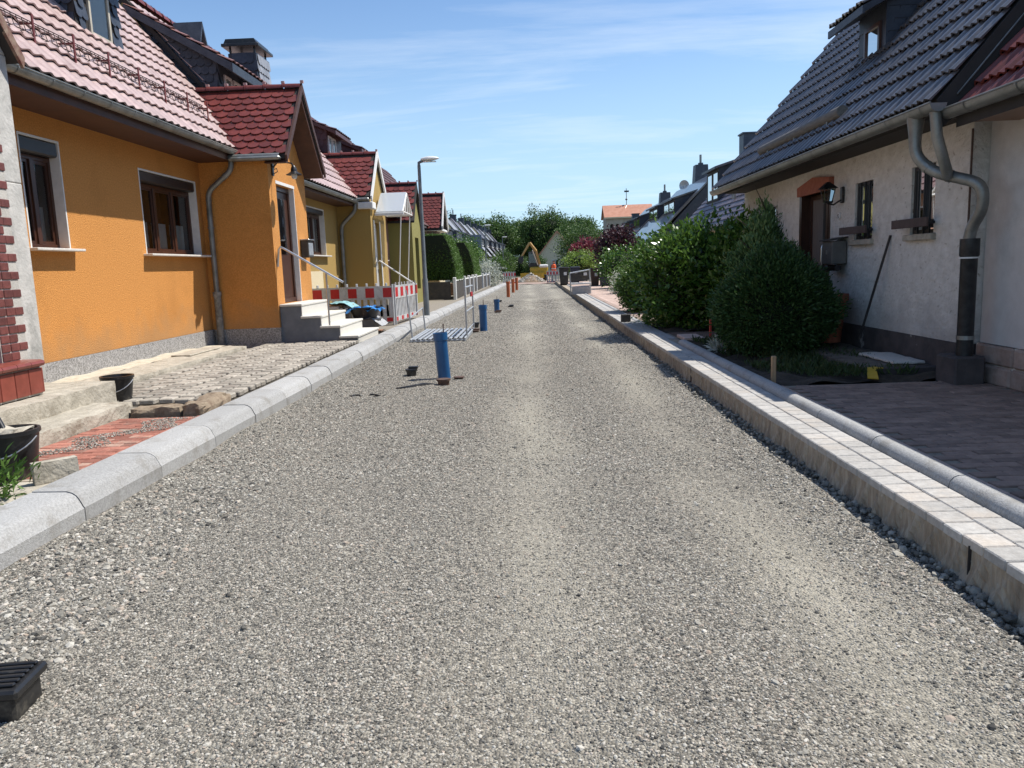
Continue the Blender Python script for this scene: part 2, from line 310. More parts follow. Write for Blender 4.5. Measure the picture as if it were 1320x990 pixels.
# ================================================================== SETTING
def xL(y): return -2.86 if y < 18 else -2.86+.0235*(min(y, 66)-18)
def gravel_mat():
    m = bpy.data.materials.new('crushed_gravel'); m.use_nodes = True; t = m.node_tree; t.nodes.clear(); L = t.links.new
    out = N(t, 'ShaderNodeOutputMaterial'); b = N(t, 'ShaderNodeBsdfPrincipled'); L(b.outputs[0], out.inputs[0]); b.inputs['Roughness'].default_value = .92
    tcn = N(t, 'ShaderNodeTexCoord'); v = N(t, 'ShaderNodeTexVoronoi'); v.inputs['Scale'].default_value = 95; L(tcn.outputs['Object'], v.inputs['Vector'])
    v2 = N(t, 'ShaderNodeTexVoronoi'); v2.inputs['Scale'].default_value = 23; v2.feature = 'F1'; L(tcn.outputs['Object'], v2.inputs['Vector'])
    sp = N(t, 'ShaderNodeSeparateColor'); L(v.outputs['Color'], sp.inputs[0])
    rp = N(t, 'ShaderNodeValToRGB'); e = rp.color_ramp.elements; e[0].color = (.06,.055,.046,1); e[1].color = (.42,.385,.32,1); e.new(.5).color = (.19,.172,.142,1); L(sp.outputs[0], rp.inputs[0])
    # dust bands where wheels have ground the stone fine
    n1 = N(t, 'ShaderNodeTexNoise'); n1.inputs['Scale'].default_value = .5; n1.inputs['Detail'].default_value = 6
    mp_ = N(t, 'ShaderNodeMapping'); mp_.inputs['Scale'].default_value = (1.5, .45, 1); L(tcn.outputs['Object'], mp_.inputs[0]); L(mp_.outputs[0], n1.inputs['Vector'])
    sx = N(t, 'ShaderNodeSeparateXYZ'); L(tcn.outputs['Object'], sx.inputs[0])
    def band(c, w):
        a = N(t, 'ShaderNodeMath', operation='SUBTRACT'); L(sx.outputs[0], a.inputs[0]); a.inputs[1].default_value = c
        q = N(t, 'ShaderNodeMath', operation='ABSOLUTE'); L(a.outputs[0], q.inputs[0])
        r = N(t, 'ShaderNodeMapRange'); r.inputs[1].default_value = w; r.inputs[2].default_value = 0; L(q.outputs[0], r.inputs[0]); return r
    b1 = band(-.05, .55); b2 = band(1.25, .5)
    mxx = N(t, 'ShaderNodeMath', operation='MAXIMUM'); L(b1.outputs[0], mxx.inputs[0]); L(b2.outputs[0], mxx.inputs[1])
    ns = N(t, 'ShaderNodeMapRange'); ns.inputs[1].default_value = .35; ns.inputs[2].default_value = .65; L(n1.outputs[0], ns.inputs[0])
    mu = N(t, 'ShaderNodeMath', operation='MULTIPLY'); L(mxx.outputs[0], mu.inputs[0]); L(ns.outputs[0], mu.inputs[1])
    ns2 = N(t, 'ShaderNodeMapRange'); ns2.inputs[1].default_value = .56; ns2.inputs[2].default_value = .75; ns2.inputs[4].default_value = .35; L(n1.outputs[0], ns2.inputs[0])
    ad_ = N(t, 'ShaderNodeMath', operation='MAXIMUM'); L(mu.outputs[0], ad_.inputs[0]); L(ns2.outputs[0], ad_.inputs[1])
    sc = N(t, 'ShaderNodeMath', operation='MULTIPLY'); L(ad_.outputs[0], sc.inputs[0]); sc.inputs[1].default_value = .85
    mm = N(t, 'ShaderNodeMixRGB'); L(sc.outputs[0], mm.inputs[0]); L(rp.outputs[0], mm.inputs[1]); mm.inputs[2].default_value = (.40,.37,.30,1)
    L(mm.outputs[0], b.inputs['Base Color'])
    h1 = N(t, 'ShaderNodeMath', operation='MULTIPLY'); L(v.outputs['Distance'], h1.inputs[0]); h1.inputs[1].default_value = -1
    h2 = N(t, 'ShaderNodeMath', operation='MULTIPLY_ADD'); L(v2.outputs['Distance'], h2.inputs[0]); h2.inputs[1].default_value = -1.3; L(h1.outputs[0], h2.inputs[2])
    bp = N(t, 'ShaderNodeBump'); bp.inputs['Strength'].default_value = 1; bp.inputs['Distance'].default_value = .011; L(h2.outputs[0], bp.inputs['Height']); L(bp.outputs[0], b.inputs['Normal'])
    return m
C_gravel = gravel_mat()
def hroad(x, y):
    x = np.asarray(x, float); y = np.asarray(y, float)
    h = .012*np.sin(x*2.1+.6*np.sin(y*.9))*np.cos(y*.55+x)+.007*np.sin(x*5.3+y*2.2)+.006*np.sin(y*4.1-x*3.3)
    h -= .018*np.exp(-((x+.05)/.35)**2)+.018*np.exp(-((x-1.3)/.35)**2)
    h -= .05*np.clip((x-1.80)/.14, 0, 1)      # ditch left along the kerb foundation
    return h
def sheet(name, m, x0, x1, y0, y1, z, nx=1, ny=1, fn=None, kind='structure'):
    xs = np.linspace(x0, x1, nx+1); ys = np.linspace(y0, y1, ny+1); X, Y = np.meshgrid(xs, ys, indexing='ij'); Z = np.full_like(X, z) if fn is None else z+fn(X, Y)
    V = np.stack([X, Y, Z], -1).reshape(-1, 3); F = [(i*(ny+1)+j, (i+1)*(ny+1)+j, (i+1)*(ny+1)+j+1, i*(ny+1)+j+1) for i in range(nx) for j in range(ny)]
    me = bpy.data.meshes.new(name); me.from_pydata(V.tolist(), [], F); me.update(); o = obj(name, me, m); o['kind'] = kind
    if nx > 1: smoothen(me, 3)
    return o
C_ground = mat('far_ground', (.06,.07,.035), .95, (.12,.11,.07), ns=.3, bump=.5, bs=2)
sheet('ground', C_ground, -900, 900, -200, 1500, -.15)
sheet('gravel_road', C_gravel, -3.0, 2.12, -4, 26, 0, 130, 700, hroad)
sheet('gravel_road', C_gravel, -3.0, 3.6, 26, 76, 0, 40, 120, hroad)
struct('left_pavement_bed', MB().box(-40, -20, -.1, -3.0, 80, .13), C_sa)
struct('right_pavement_bed', MB().box(2.05, -20, -.1, 40, 76, .12), C_sa)
# ---- loose stones of the gravel road, instanced on a point mesh
def gravel_points():
    P = []; Sc = []; T = []
    def zone(n, y0, y1, s0, s1, x0=-2.84, x1=1.93, zt=None):
        u = RNG.random(n); y = (y0**.5+(y1**.5-y0**.5)*u)**2 if y0 > 0 else y0+(y1-y0)*u
        x = x0+(x1-x0)*RNG.random(n)
        s = s0+(s1-s0)*RNG.random(n)**2.6
        P.append(np.stack([x, y, hroad(x, y)+s*.10], 1)); Sc.append(s)
        band = np.maximum(np.clip(1-np.abs(x+.05)/.6, 0, 1), np.clip(1-np.abs(x-1.25)/.5, 0, 1))
        keep = RNG.random(n) > band*.72
        P[-1] = P[-1][keep]; Sc[-1] = s[keep]; T.append(RNG.random(keep.sum()))
    zone(230000, 1.6, 6.0, .0022, .0075)
    zone(130000, 5.5, 14, .0035, .010)
    zone(50000, 13, 34, .006, .014)
    zone(1500, 1.8, 14, .009, .018)
    zone(6000, 2.2, 15, .006, .015, -2.84, -2.0)      # coarser stones swept to the left kerb
    zone(3500, 2.0, 14, .005, .014, 1.5, 1.93)
    zone(1300, 2.3, 5.5, .010, .021, -2.84, -1.9)
    return np.vstack(P), np.concatenate(Sc), np.concatenate(T)
def stone_mat():
    m = bpy.data.materials.new('gravel_stone'); m.use_nodes = True; t = m.node_tree; t.nodes.clear(); L = t.links.new
    out = N(t, 'ShaderNodeOutputMaterial'); b = N(t, 'ShaderNodeBsdfPrincipled'); L(b.outputs[0], out.inputs[0]); b.inputs['Roughness'].default_value = .85
    at = N(t, 'ShaderNodeAttribute'); at.attribute_type = 'INSTANCER'; at.attribute_name = 'tone'
    rp = N(t, 'ShaderNodeValToRGB'); e = rp.color_ramp.elements; e[0].color = (.055,.051,.045,1); e[1].color = (.62,.58,.51,1)
    e.new(.35).color = (.18,.17,.145,1); e.new(.6).color = (.31,.29,.245,1); e.new(.80).color = (.47,.445,.39,1); e.new(.95).color = (.34,.27,.21,1)
    L(at.outputs['Fac'], rp.inputs[0]); L(rp.outputs[0], b.inputs['Base Color']); return m
def instance_stones(name, P, Sc, T, flat=.62):
    me = bpy.data.meshes.new(name); me.vertices.add(len(P)); me.vertices.foreach_set('co', P.astype(np.float32).ravel())
    n = len(P); sv = np.stack([Sc*(.75+.6*RNG.random(n)), Sc*(.75+.6*RNG.random(n)), Sc*flat*(.7+.6*RNG.random(n))], 1)
    a = me.attributes.new('sv', 'FLOAT_VECTOR', 'POINT'); a.data.foreach_set('vector', sv.astype(np.float32).ravel())
    rv = np.stack([RNG.normal(0, .35, n), RNG.normal(0, .35, n), RNG.random(n)*6.283], 1)
    a = me.attributes.new('rv', 'FLOAT_VECTOR', 'POINT'); a.data.foreach_set('vector', rv.astype(np.float32).ravel())
    a = me.attributes.new('tone', 'FLOAT', 'POINT'); a.data.foreach_set('value', T.astype(np.float32))
    o = bpy.data.objects.new(name, me); COL.objects.link(o); o['kind'] = 'stuff'
    g = bpy.data.node_groups.new('stones', 'GeometryNodeTree'); g.interface.new_socket('Geometry', in_out='INPUT', socket_type='NodeSocketGeometry'); g.interface.new_socket('Geometry', in_out='OUTPUT', socket_type='NodeSocketGeometry')
    gi = g.nodes.new('NodeGroupInput'); go = g.nodes.new('NodeGroupOutput'); ip = g.nodes.new('GeometryNodeInstanceOnPoints')
    ico = g.nodes.new('GeometryNodeMeshIcoSphere'); ico.inputs['Radius'].default_value = 1; ico.inputs['Subdivisions'].default_value = 1
    sm = g.nodes.new('GeometryNodeSetMaterial'); sm.inputs['Material'].default_value = stone_mat(); ss = g.nodes.new('GeometryNodeSetShadeSmooth'); ss.inputs['Shade Smooth'].default_value = False
    a1 = g.nodes.new('GeometryNodeInputNamedAttribute'); a1.data_type = 'FLOAT_VECTOR'; a1.inputs[0].default_value = 'sv'
    a2 = g.nodes.new('GeometryNodeInputNamedAttribute'); a2.data_type = 'FLOAT_VECTOR'; a2.inputs[0].default_value = 'rv'
    L = g.links.new; L(gi.outputs[0], ip.inputs['Points']); L(ico.outputs[0], ss.inputs[0]); L(ss.outputs[0], sm.inputs[0]); L(sm.outputs[0], ip.inputs['Instance'])
    L(a1.outputs[0], ip.inputs['Scale']); L(a2.outputs[0], ip.inputs['Rotation']); L(ip.outputs[0], go.inputs[0])
    md = o.modifiers.new('stones', 'NODES'); md.node_group = g; return o
instance_stones('gravel', *gravel_points())
# rubble, spilled mortar and grit in the ditch at the foot of the right kerb
n = 5200; yy = 2.2+20*RNG.random(n)**1.5; ssz = .006+.020*RNG.random(n)**3
instance_stones('rubble', np.stack([1.955-.16*RNG.random(n)**1.6, yy, -.05+.05*RNG.random(n)], 1), ssz, .15+.5*RNG.random(n), .7)
# ---- left kerb
def profile_block(pr, l, side):
    mb = MB(); mb.prism(pr, lambda a, b: (side*a, 0, b), lambda a, b: (side*a, l, b)); return mb
kl = struct('kerb', MB().box(-3.16, -6, -.1, -2.92, 18, .02), C_ck)
kp = [(0,-.06),(0,.088),(-.006,.094),(-.030,.145),(-.046,.168),(-.070,.185),(-.105,.196),(-.33,.20),(-.33,-.06)]
km = profile_block(kp, 1.018, 1).mesh('kerb_stone'); kerbM = []
y = 4.67-1.03*9; 
while y < 62:
    x = xL(y); a = Vector((xL(y+1.03)-x, 1.03, 0)).normalized(); rr = rnd(-.003, .003)
    M = frame((x+rr, y, rnd(-.003, .003)), (a.y, -a.x, 0), (a.x, a.y, rnd(-.002, .002))); kerbM.append(M @ Matrix.Rotation(rnd(-.004, .004), 4, 'Z') @ Matrix.Rotation(rnd(-.003, .003), 4, 'Y')); y += 1.03
smoothen(km, .5)
place(km, C_ck, 'kerb_stone', kl, kerbM)
# ---- right gutter strip: raw concrete foundation, two rows of blocks, round kerb stones
def rough_face(y0, y1, x, z0, z1, n=260):
    V = []; F = []; k = 7
    for i in range(n+1):
        y = y0+(y1-y0)*i/n
        for j in range(k+1):
            t = j/k; z = z0+(z1-z0)*t
            bulge = .0 if j == k else (.010*math.sin(y*31+j)+.008*math.sin(y*73+j*2)+.05*(1-t)**3*(1+math.sin(y*6.1)*math.sin(y*2.3)))
            V.append((x-bulge, y, z))
    for i in range(n):
        for j in range(k): a = i*(k+1)+j; F.append((a, a+1, a+k+2, a+k+1))
    return V, F
gf = MB(); V, F = rough_face(-2, 26, 1.965, -.12, .168, 900); gf.add(V, F); gf.box(1.966, -2, -.12, 2.44, 26, .1675)
gut = struct('gutter_strip', gf, C_cf)
g2 = MB().box(1.975, 26.01, -.12, 2.45, 62, .1675); g2.build('foundation', C_cf, gut)
for yj in (3.42, 9.6): MB().box(1.952, yj, -.05, 1.975, yj+.006, .166).build('joint', C_dk, gut)
bm_ = MB().bbox(0, 0, 0, .158, .158, .05, .006).mesh('gutter_block'); poses = []
y = -1.5
while y < 36:
    for r in range(2): poses.append(Matrix.Translation((1.957+.166*r+rnd(-.0015, .0015), y+(.055 if r else 0)+rnd(-.002, .002), .147+rnd(-.002, .002))))
    y += .1665
place(bm_, C_gb, 'gutter_block', gut, poses)
rk = struct('round_kerb', MB().box(2.30, -2, .0, 2.43, 60, .165), C_ck)
rp_ = [(0,.0),(0,.20),(.008,.228),(.028,.250),(.055,.260),(.09,.260),(.118,.250),(.138,.228),(.146,.20),(.146,.0)]
rm = profile_block(rp_, .99, 1).mesh('round_kerb_stone'); smoothen(rm, .6)
poses = [Matrix.Translation((2.292+rnd(-.003, .003), y, rnd(-.003, .003))) for y in np.arange(-1.75, 12.2, 1.0)]+[Matrix.Translation((2.292, y, -.05)) for y in np.arange(17.2, 60, 1.0)]
place(rm, C_ck, 'round_kerb_stone', rk, poses)
lowm = MB().bbox(0, 0, 0, .14, .99, .19, .012).mesh('lowered_kerb_stone'); place(lowm, C_ck, 'lowered_kerb_stone', rk, [Matrix.Translation((2.295, y, 0)) for y in np.arange(13.2, 17, 1.0)])
# ---- driveway of dark brick on the right
def paving(name, m, meshes, poses, bed, piece, label=None):
    o = struct(name, bed, C_sa); place(meshes, m, piece, o, poses); return o
brick = [MB().bbox(0, 0, 0, .197, .094, .05, .005).mesh('paving_brick') for _ in range(1)]
poses = []
for r in range(int((7.95+1)/.101)):
    y = -1+r*.101
    for c in range(11):
        x = 2.565+c*.203-(.1 if r % 2 else 0)
        if x < 2.55: continue
        if x+.2 > 4.56: continue
        poses.append(Matrix.Translation((x, y, .138+rnd(-.003, .003))) @ Matrix.Rotation(rnd(-.012, .012), 4, 'Z'))
paving('driveway', C_dv, brick, [p for p in poses if p.translation.y > 2], MB().box(2.44, -1, .10, 4.58, 7.95, .176), 'paving_brick')
edge = struct('driveway_edging', MB().box(2.445, -1, .1, 2.56, 7.95, .15), C_sa)
place(MB().bbox(0, 0, 0, .098, .196, .05, .005).mesh('edging_brick'), C_de, 'edging_brick', edge, [Matrix.Translation((2.449, y, .142)) for y in np.arange(-.9, 7.8, .2)])
# garden bed, brick path and pavement beyond
def lump(X, Y): return .03*np.sin(X*5+Y*3)+.02*np.sin(X*11-Y*7)+.015*np.sin(Y*17+X*3)
sheet('garden_soil', C_so, 2.44, 4.38, 7.96, 12.9, .175, 50, 120, lump)
sheet('garden_soil', C_so, 2.44, 7.5, 14.3, 17.2, .175, 40, 60, lump)
sheet('garden_soil', C_so, 3.2, 9, 17.2, 21.5, .175, 30, 60, lump)
pth = struct('brick_path', MB().box(2.44, 12.92, .1, 4.38, 14.28, .175), C_sa)
place(MB().bbox(0, 0, 0, .196, .096, .05, .006).mesh('path_brick'), mat('brown_path_brick', (.13,.085,.065), .9, (.19,.13,.10), ns=9, var=.2), 'path_brick', pth,
      [Matrix.Translation((2.5+c*.203+(.1 if r % 2 else 0), 12.95+r*.102, .138)) for r in range(13) for c in range(9)])
C_fp = mat('pink_pavement_brick', (.40,.29,.235), .9, (.52,.39,.325), ns=6, var=.14, bump=.3, bs=50)
pv = struct('right_pavement', MB().box(2.45, 17.3, .1, 6.5, 62, .172), C_sa)
place(MB().bbox(0, 0, 0, .296, .196, .05, .006).mesh('pavement_slab'), C_fp, 'pavement_slab', pv,
      [Matrix.Translation((2.47+c*.302+(.15 if r % 2 else 0), 17.35+r*.202, .138)) for r in range(200) for c in range(9)], limit=220)
# ---- left: red clinker path, square cobbles, old concrete
rpth = struct('red_brick_path', MB().box(-4.06, 5.1, .1, -3.2, 7.38, .158), mat('dusty_joint', (.33,.27,.21), .95, (.45,.38,.30), ns=20))
P = []
for r in range(21):
    for c in range(5 if r % 2 else 4):
        half = r % 2 and c in (0, 4); x = -4.05+(c*.189 if not r % 2 else (0 if c == 0 else .0945+(c-1)*.189))
        P.append(Matrix.Translation((x, 5.15+r*.105, .118+rnd(-.003, .003))) @ Matrix.Rotation(rnd(-.012, .012), 4, 'Z') @ Matrix.Diagonal((.455 if half else .935, 1, 1, 1)))
P2 = [Matrix.Translation((-3.29, 5.15+k*.203, .12)) for k in range(11)]
place(MB().bbox(0, 0, 0, .196, .096, .05, .005).mesh('clinker_brick'), C_rp, 'clinker_brick', rpth, P)
place(MB().bbox(0, 0, 0, .090, .198, .05, .005).mesh('border_brick'), C_rp, 'border_brick', rpth, P2)
n = 5200; gx = -4.0+.8*RNG.random(n); gy = 5.7+1.6*RNG.random(n); kk = np.abs((gx+3.55)-(gy-6.8)*.35+.12*np.sin(gy*9)) < .16
instance_stones('grit', np.stack([gx[kk], gy[kk], np.full(kk.sum(), .171)], 1), .003+.005*RNG.random(kk.sum()), RNG.random(kk.sum()))
cob = struct('cobble_forecourt', MB().box(-5.2, 8.22, .06, -3.2, 15.2, .132), mat('dark_joint', (.05,.045,.035), .95, (.10,.085,.065), ns=20))
P = []
for r in range(35):
    for c in range(10):
        x = -5.12+c*.197; y = 8.28+r*.197
        if x+.16 > -3.20: continue
        z = .135+rnd(-.006, .006)
        P.append(Matrix.Translation((x+rnd(-.006, .006)+.05*math.sin(r*.4)*.1, y+rnd(-.006, .006)+(c % 2)*.03, z)) @ Matrix.Rotation(rnd(-.05, .05), 4, 'Z') @ Matrix.Rotation(rnd(-.02, .02), 4, 'X'))
cobm = [MB().bbox(0, 0, 0, .158+.008*i, .162-.006*i, .06, .012).mesh('cobble') for i in range(3)]
place(cobm, C_pv, 'cobble', cob, P)
def rough_block(x0, y0, z0, x1, y1, z1, n=(8, 14, 4), amp=.012, seed=0):
    """worn concrete: gridded box, its surface pushed in and out, edges broken"""
    from mathutils import noise
    mb = MB()
    def P(u, v, w):
        p = Vector((x0+(x1-x0)*u, y0+(y1-y0)*v, z0+(z1-z0)*w))
        d = Vector((noise.noise(p*5+Vector((seed, 0, 0))), noise.noise(p*5+Vector((9, seed, 0))), noise.noise(p*6+Vector((0, 4, seed)))))*amp*1.6
        d += Vector((noise.noise(p*19), noise.noise(p*17+Vector((5, 5, 5))), noise.noise(p*18+Vector((8, 1, 3)))))*amp
        e = sum(1 for t in (u, v, w) if t in (0., 1.))
        if e >= 2:
            c = Vector(((x0+x1)/2, (y0+y1)/2, (z0+z1)/2)); s_ = Vector(((.5-u), (.5-v), (.5-w))); d += s_*amp*(2.0+2.5*noise.noise(p*7))
        return p+d
    for ax in range(3):
        a, b = [k for k in range(3) if k != ax]
        for s_ in (0., 1.):
            na, nb = n[a], n[b]; V = []; F = []
            for i in range(na+1):
                for j in range(nb+1):
                    q = [0, 0, 0]; q[ax] = s_; q[a] = i/na; q[b] = j/nb; V.append(P(*q))
            for i in range(na):
                for j in range(nb): k = i*(nb+1)+j; F.append((k, k+nb+1, k+nb+2, k+1))
            mb.add(V, F)
    return mb
st = thing('concrete_steps', 'worn pale concrete double step below the red tile ledge of the grey porch', 'steps', (-4.6, 6.6, .1))
rough_block(-5.9, 4.0, .1, -4.47, 8.1, .45, (10, 60, 5), .0055, 1).build('upper_step', C_co, st)
rough_block(-4.49, 4.0, .1, -4.06, 7.65, .29, (5, 60, 5), .007, 2).build('lower_step', C_co, st)
t = rough_block(-5.75, 8.6, .1, -5.12, 13.75, .27, (6, 90, 4), .006, 3).build('concrete_terrace_strip', C_co); tag(t, 'long pale concrete strip between the orange wall and the square cobbles', 'paving strip')
t = MB().bbox(-5.74, 12.1, .271, -5.42, 13.3, .297, .01).build('stone_plate', C_co); tag(t, 'thin grey stone plate lying on the concrete strip by the orange wall', 'plate')
sheet('sand_bed', mat('pale_sand', (.42,.37,.28), .95, (.58,.53,.43), ns=14, bump=.6, bs=60), -6.2, -5.7, 7.7, 14.7, .262, 6, 60, lambda X, Y: .012*np.sin(Y*7+X*5)-.05*np.clip((Y-13.2)/1.3, 0, 1))
C_bc = mat('brown_old_concrete', (.17,.12,.08), .95, (.30,.24,.17), ns=9, bump=.9, bs=30)  # brown concrete, its tone darkened further for the shade in the gap
hb = thing('old_foundation_block', 'two old brown concrete blocks in the gap between red bricks and cobbles', 'block', (-3.7, 7.7, .1))
rough_block(-4.05, 7.52, .08, -3.52, 7.76, .235, (8, 4, 3), .012, 5).build('block', C_bc, hb)
rough_block(-3.50, 7.46, .08, -3.235, 8.12, .27, (5, 9, 4), .020, 6).build('block', C_bc, hb)
sheet('trench_soil', C_so, -4.1, -3.2, 7.38, 8.24, .134, 12, 12, lambda X, Y: .01*np.sin(X*23)*np.sin(Y*19))
# ================================================================== BUILDING PARTS
def pantile(w, l, amp=.03, t=.022, n=8, name='roof_tile', lift=.048, sharp=1.0, ribs=1):
    """interlocking tile: pan and roll across, lower edge standing proud; x across, y up the slope"""
    mb = MB(); top = []; 
    for i in range(n+1):
        u = i/n; a = amp*((.5-.5*math.cos(2*PI*u*ribs))**sharp)*(1 if ribs == 1 or u < .5 else .6); top.append((u*w, a))
    V = [(x, 0, a+lift) for x, a in top]+[(x, l, a+.004) for x, a in top]+[(x, 0, a+lift-t) for x, a in top]
    k = n+1; F = [(i, i+1, k+i+1, k+i) for i in range(n)]+[(2*k+i, 2*k+i+1, i+1, i) for i in range(n)]
    F += [(2*k, 0, k), (3*k-1, 2*k-1, k-1)]
    mb.add(V, F); me = mb.mesh(name); smoothen(me, 1.2); return me
def beaver(w, l, t=.016, name='roof_tile'):
    """plain tile with a rounded tail"""
    pts = [(0, l), (0, w*.38)]+[(w/2-w/2*math.cos(a), w*.38-w*.38*math.sin(a)) for a in np.linspace(.35, PI-.35, 6)]+[(w, w*.38), (w, l)]
    g = .003; V = []; 
    for (x, y) in pts: V.append((min(max(x, g), w-g), y, .030*(1-y/l)+.003))
    n = len(V); V += [(x, y, z-t) for x, y, z in V]
    return MB().add(V, [tuple(range(n))]+[(i, (i+1) % n, n+(i+1) % n, n+i) for i in range(n)]).mesh(name)
def tile_slope(parent, me, m, o, u, v, wu, lv, du, dv, stag=0., name='roof_tile', limit=300, keep=None, jit=.005):
    u = Vector(u).normalized(); v = Vector(v).normalized(); o = Vector(o); n = u.cross(v); P = []
    flip = n.z < 0
    if flip: n = -n
    for j in range(int(lv/dv+.02)):
        sh = stag*du if j % 2 else 0
        for i in range(-1 if stag else 0, int(wu/du+.5)):
            a = i*du+sh
            if a < -.02 or a+du*.98 > wu+.03: continue
            p = o+u*a+v*(j*dv)+n*rnd(0, jit)
            if keep and not keep(p): continue
            if flip: M = frame(p+u*du, -u, v, n)
            else: M = frame(p, u, v, n)
            P.append(M @ Matrix.Rotation(rnd(-.010, .010), 4, 'Z') @ Matrix.Rotation(rnd(-.012, .004), 4, 'X'))
    place(me, m, name, parent, P, limit)
def slab(poly_xz, y0, y1):
    return MB().prism(poly_xz, lambda a, b: (a, y0, b), lambda a, b: (a, y1, b))
def gable_roof(h, side, X, ov, ze, slope, run, y0, y1, m, th=.10, back=True, name='roof', soff=None):
    """front slope rises from X+side*ov; returns roof object, eave point, up-slope vector"""
    xe = X+side*ov; xr = xe-side*run; zr = ze+slope*run
    pts = [(xe, ze), (xr, zr), (xr-side*run, ze), (xr-side*run, ze-th), (xr, zr-th*1.5), (xe, ze-th)]
    r = slab(pts, y0, y1).build(name, m, h)
    return r, (xe, ze), (xr, zr), Vector((-side, 0, slope)).normalized()
def wall_front(mb, X, side, y0, y1, z0, z1, ops, d=.16):
    ys = sorted({y0, y1, *[o[0] for o in ops], *[o[1] for o in ops]}); zs = sorted({z0, z1, *[o[2] for o in ops], *[o[3] for o in ops]})
    for a, b in zip(ys, ys[1:]):
        for c, e in zip(zs, zs[1:]):
            if any(o[0] <= a and b <= o[1] and o[2] <= c and e <= o[3] for o in ops): continue
            q = [(X, a, c), (X, b, c), (X, b, e), (X, a, e)]; mb.quad(*(q if side > 0 else q[::-1]))
    Xi = X-side*d
    for a, b, c, e in ops:
        mb.quad((X, a, c), (X, a, e), (Xi, a, e), (Xi, a, c)); mb.quad((X, b, c), (Xi, b, c), (Xi, b, e), (X, b, e))
        mb.quad((X, a, e), (X, b, e), (Xi, b, e), (Xi, a, e)); mb.quad((X, a, c), (Xi, a, c), (Xi, b, c), (X, b, c))
def house_body(h, side, X, y0, y1, z0, ztop, depth, ops, m, zr=None, ridge=None, name='wall', d=.16):
    mb = MB(); wall_front(mb, X, side, y0, y1, z0, ztop, ops, d)
    Xb = X-side*depth
    if zr:
        for y in (y0, y1): mb.quad((X, y, z0), (X, y, ztop), (ridge, y, zr), (Xb, y, ztop), (Xb, y, z0))
    else:
        for y in (y0, y1): mb.quad((X, y, z0), (X, y, ztop), (Xb, y, ztop), (Xb, y, z0))
    mb.quad((Xb, y0, z0), (Xb, y1, z0), (Xb, y1, ztop), (Xb, y0, ztop))
    return mb.build(name, m, h)
def framebox(mb, X0, X1, a, b, c, e, w):
    mb.box(X0, a, c, X1, a+w, e); mb.box(X0, b-w, c, X1, b, e); mb.box(X0, a+w, e-w, X1, b-w, e); mb.box(X0, a+w, c, X1, b-w, c+w)
def window(h, side, X, op, m=None, sashes=2, d=.13, shutter=0, trim=True, sill=True, curtain='half', w=.055, name='window', sill_out=.13):
    m = m or C_wd; a, b, c, e = op; X0 = X-side*d; X1 = X-side*(d+.06); g = .004
    et = e-shutter; mb = MB(); framebox(mb, X0, X1, a+g, b-g, c+g, et-g, w)
    cw = (b-a-2*w)/sashes
    for i in range(1, sashes): mb.box(X0+side*.004, a+w+cw*i-w*.7, c+w, X1, a+w+cw*i+w*.7, et-w)
    f = mb.build(name, m, h, bevel=.004)
    for i in range(sashes):
        s_ = MB(); ya = a+w+cw*i+(w*.7 if i else 0); yb = a+w+cw*(i+1)-(w*.7 if i < sashes-1 else 0)
        framebox(s_, X0-side*.018, X1+side*.006, ya+.003, yb-.003, c+w+.003, et-w-.003, .042); s_.build('sash', m, f)
        xp = X0-side*.036; MB().quad((xp, ya+.04, c+w+.04), (xp, yb-.04, c+w+.04), (xp, yb-.04, et-w-.04), (xp, ya+.04, et-w-.04)).build('pane', M_glass, f)
        if curtain:
            zt = c+w+(et-c)*(.42 if curtain == 'half' else .94); xc = X0-side*.13; V = []; F = []; nn = 26
            for k in range(nn+1):
                y = ya+.02+(yb-ya-.04)*k/nn; off = .012*math.sin(k*1.9)
                V += [(xc+off, y, c+w+.02), (xc+off, y, zt)]
            F = [(2*k, 2*k+2, 2*k+3, 2*k+1) for k in range(nn)]
            if curtain == 'side' and i: continue
            MB().add(V, F).build('curtain', C_cu, f)
    xb = X1-side*.5; rm_ = MB(); rm_.quad((xb, a-.2, c-.2), (xb, b+.2, c-.2), (xb, b+.2, e+.2), (xb, a-.2, e+.2))
    for y in (a-.001, b+.001): rm_.quad((X1, y, c), (X1, y, e), (xb, y, e), (xb, y, c))
    rm_.build('room', C_in, f)
    if trim:
        t_ = MB(); Xo = X+side*.004
        for (ya, yb, za, zb) in ((a, a+.012, c, e), (b-.012, b, c, e), (a+.012, b-.012, e-.012, e)): t_.box(Xo, ya, za, X0, yb, zb)
        fw = .014
        t_.box(Xo, a-fw, c, X+side*.0005, a-.0005, e+fw); t_.box(Xo, b+.0005, c, X+side*.0005, b+fw, e+fw); t_.box(Xo, a, e+.0005, X+side*.0005, b, e+fw)
        t_.build('surround', C_wt, f)
    if shutter: MB().bbox(X-side*.01, a+.015, e-shutter, X0-side*.02, b-.015, e-.014, .02).build('shutter_box', C_dw, f)
    if sill: MB().bbox(X+side*sill_out, a-.11, c-.035, X0, b+.11, c-.002, .006).build('sill', C_ss, f)
    return f
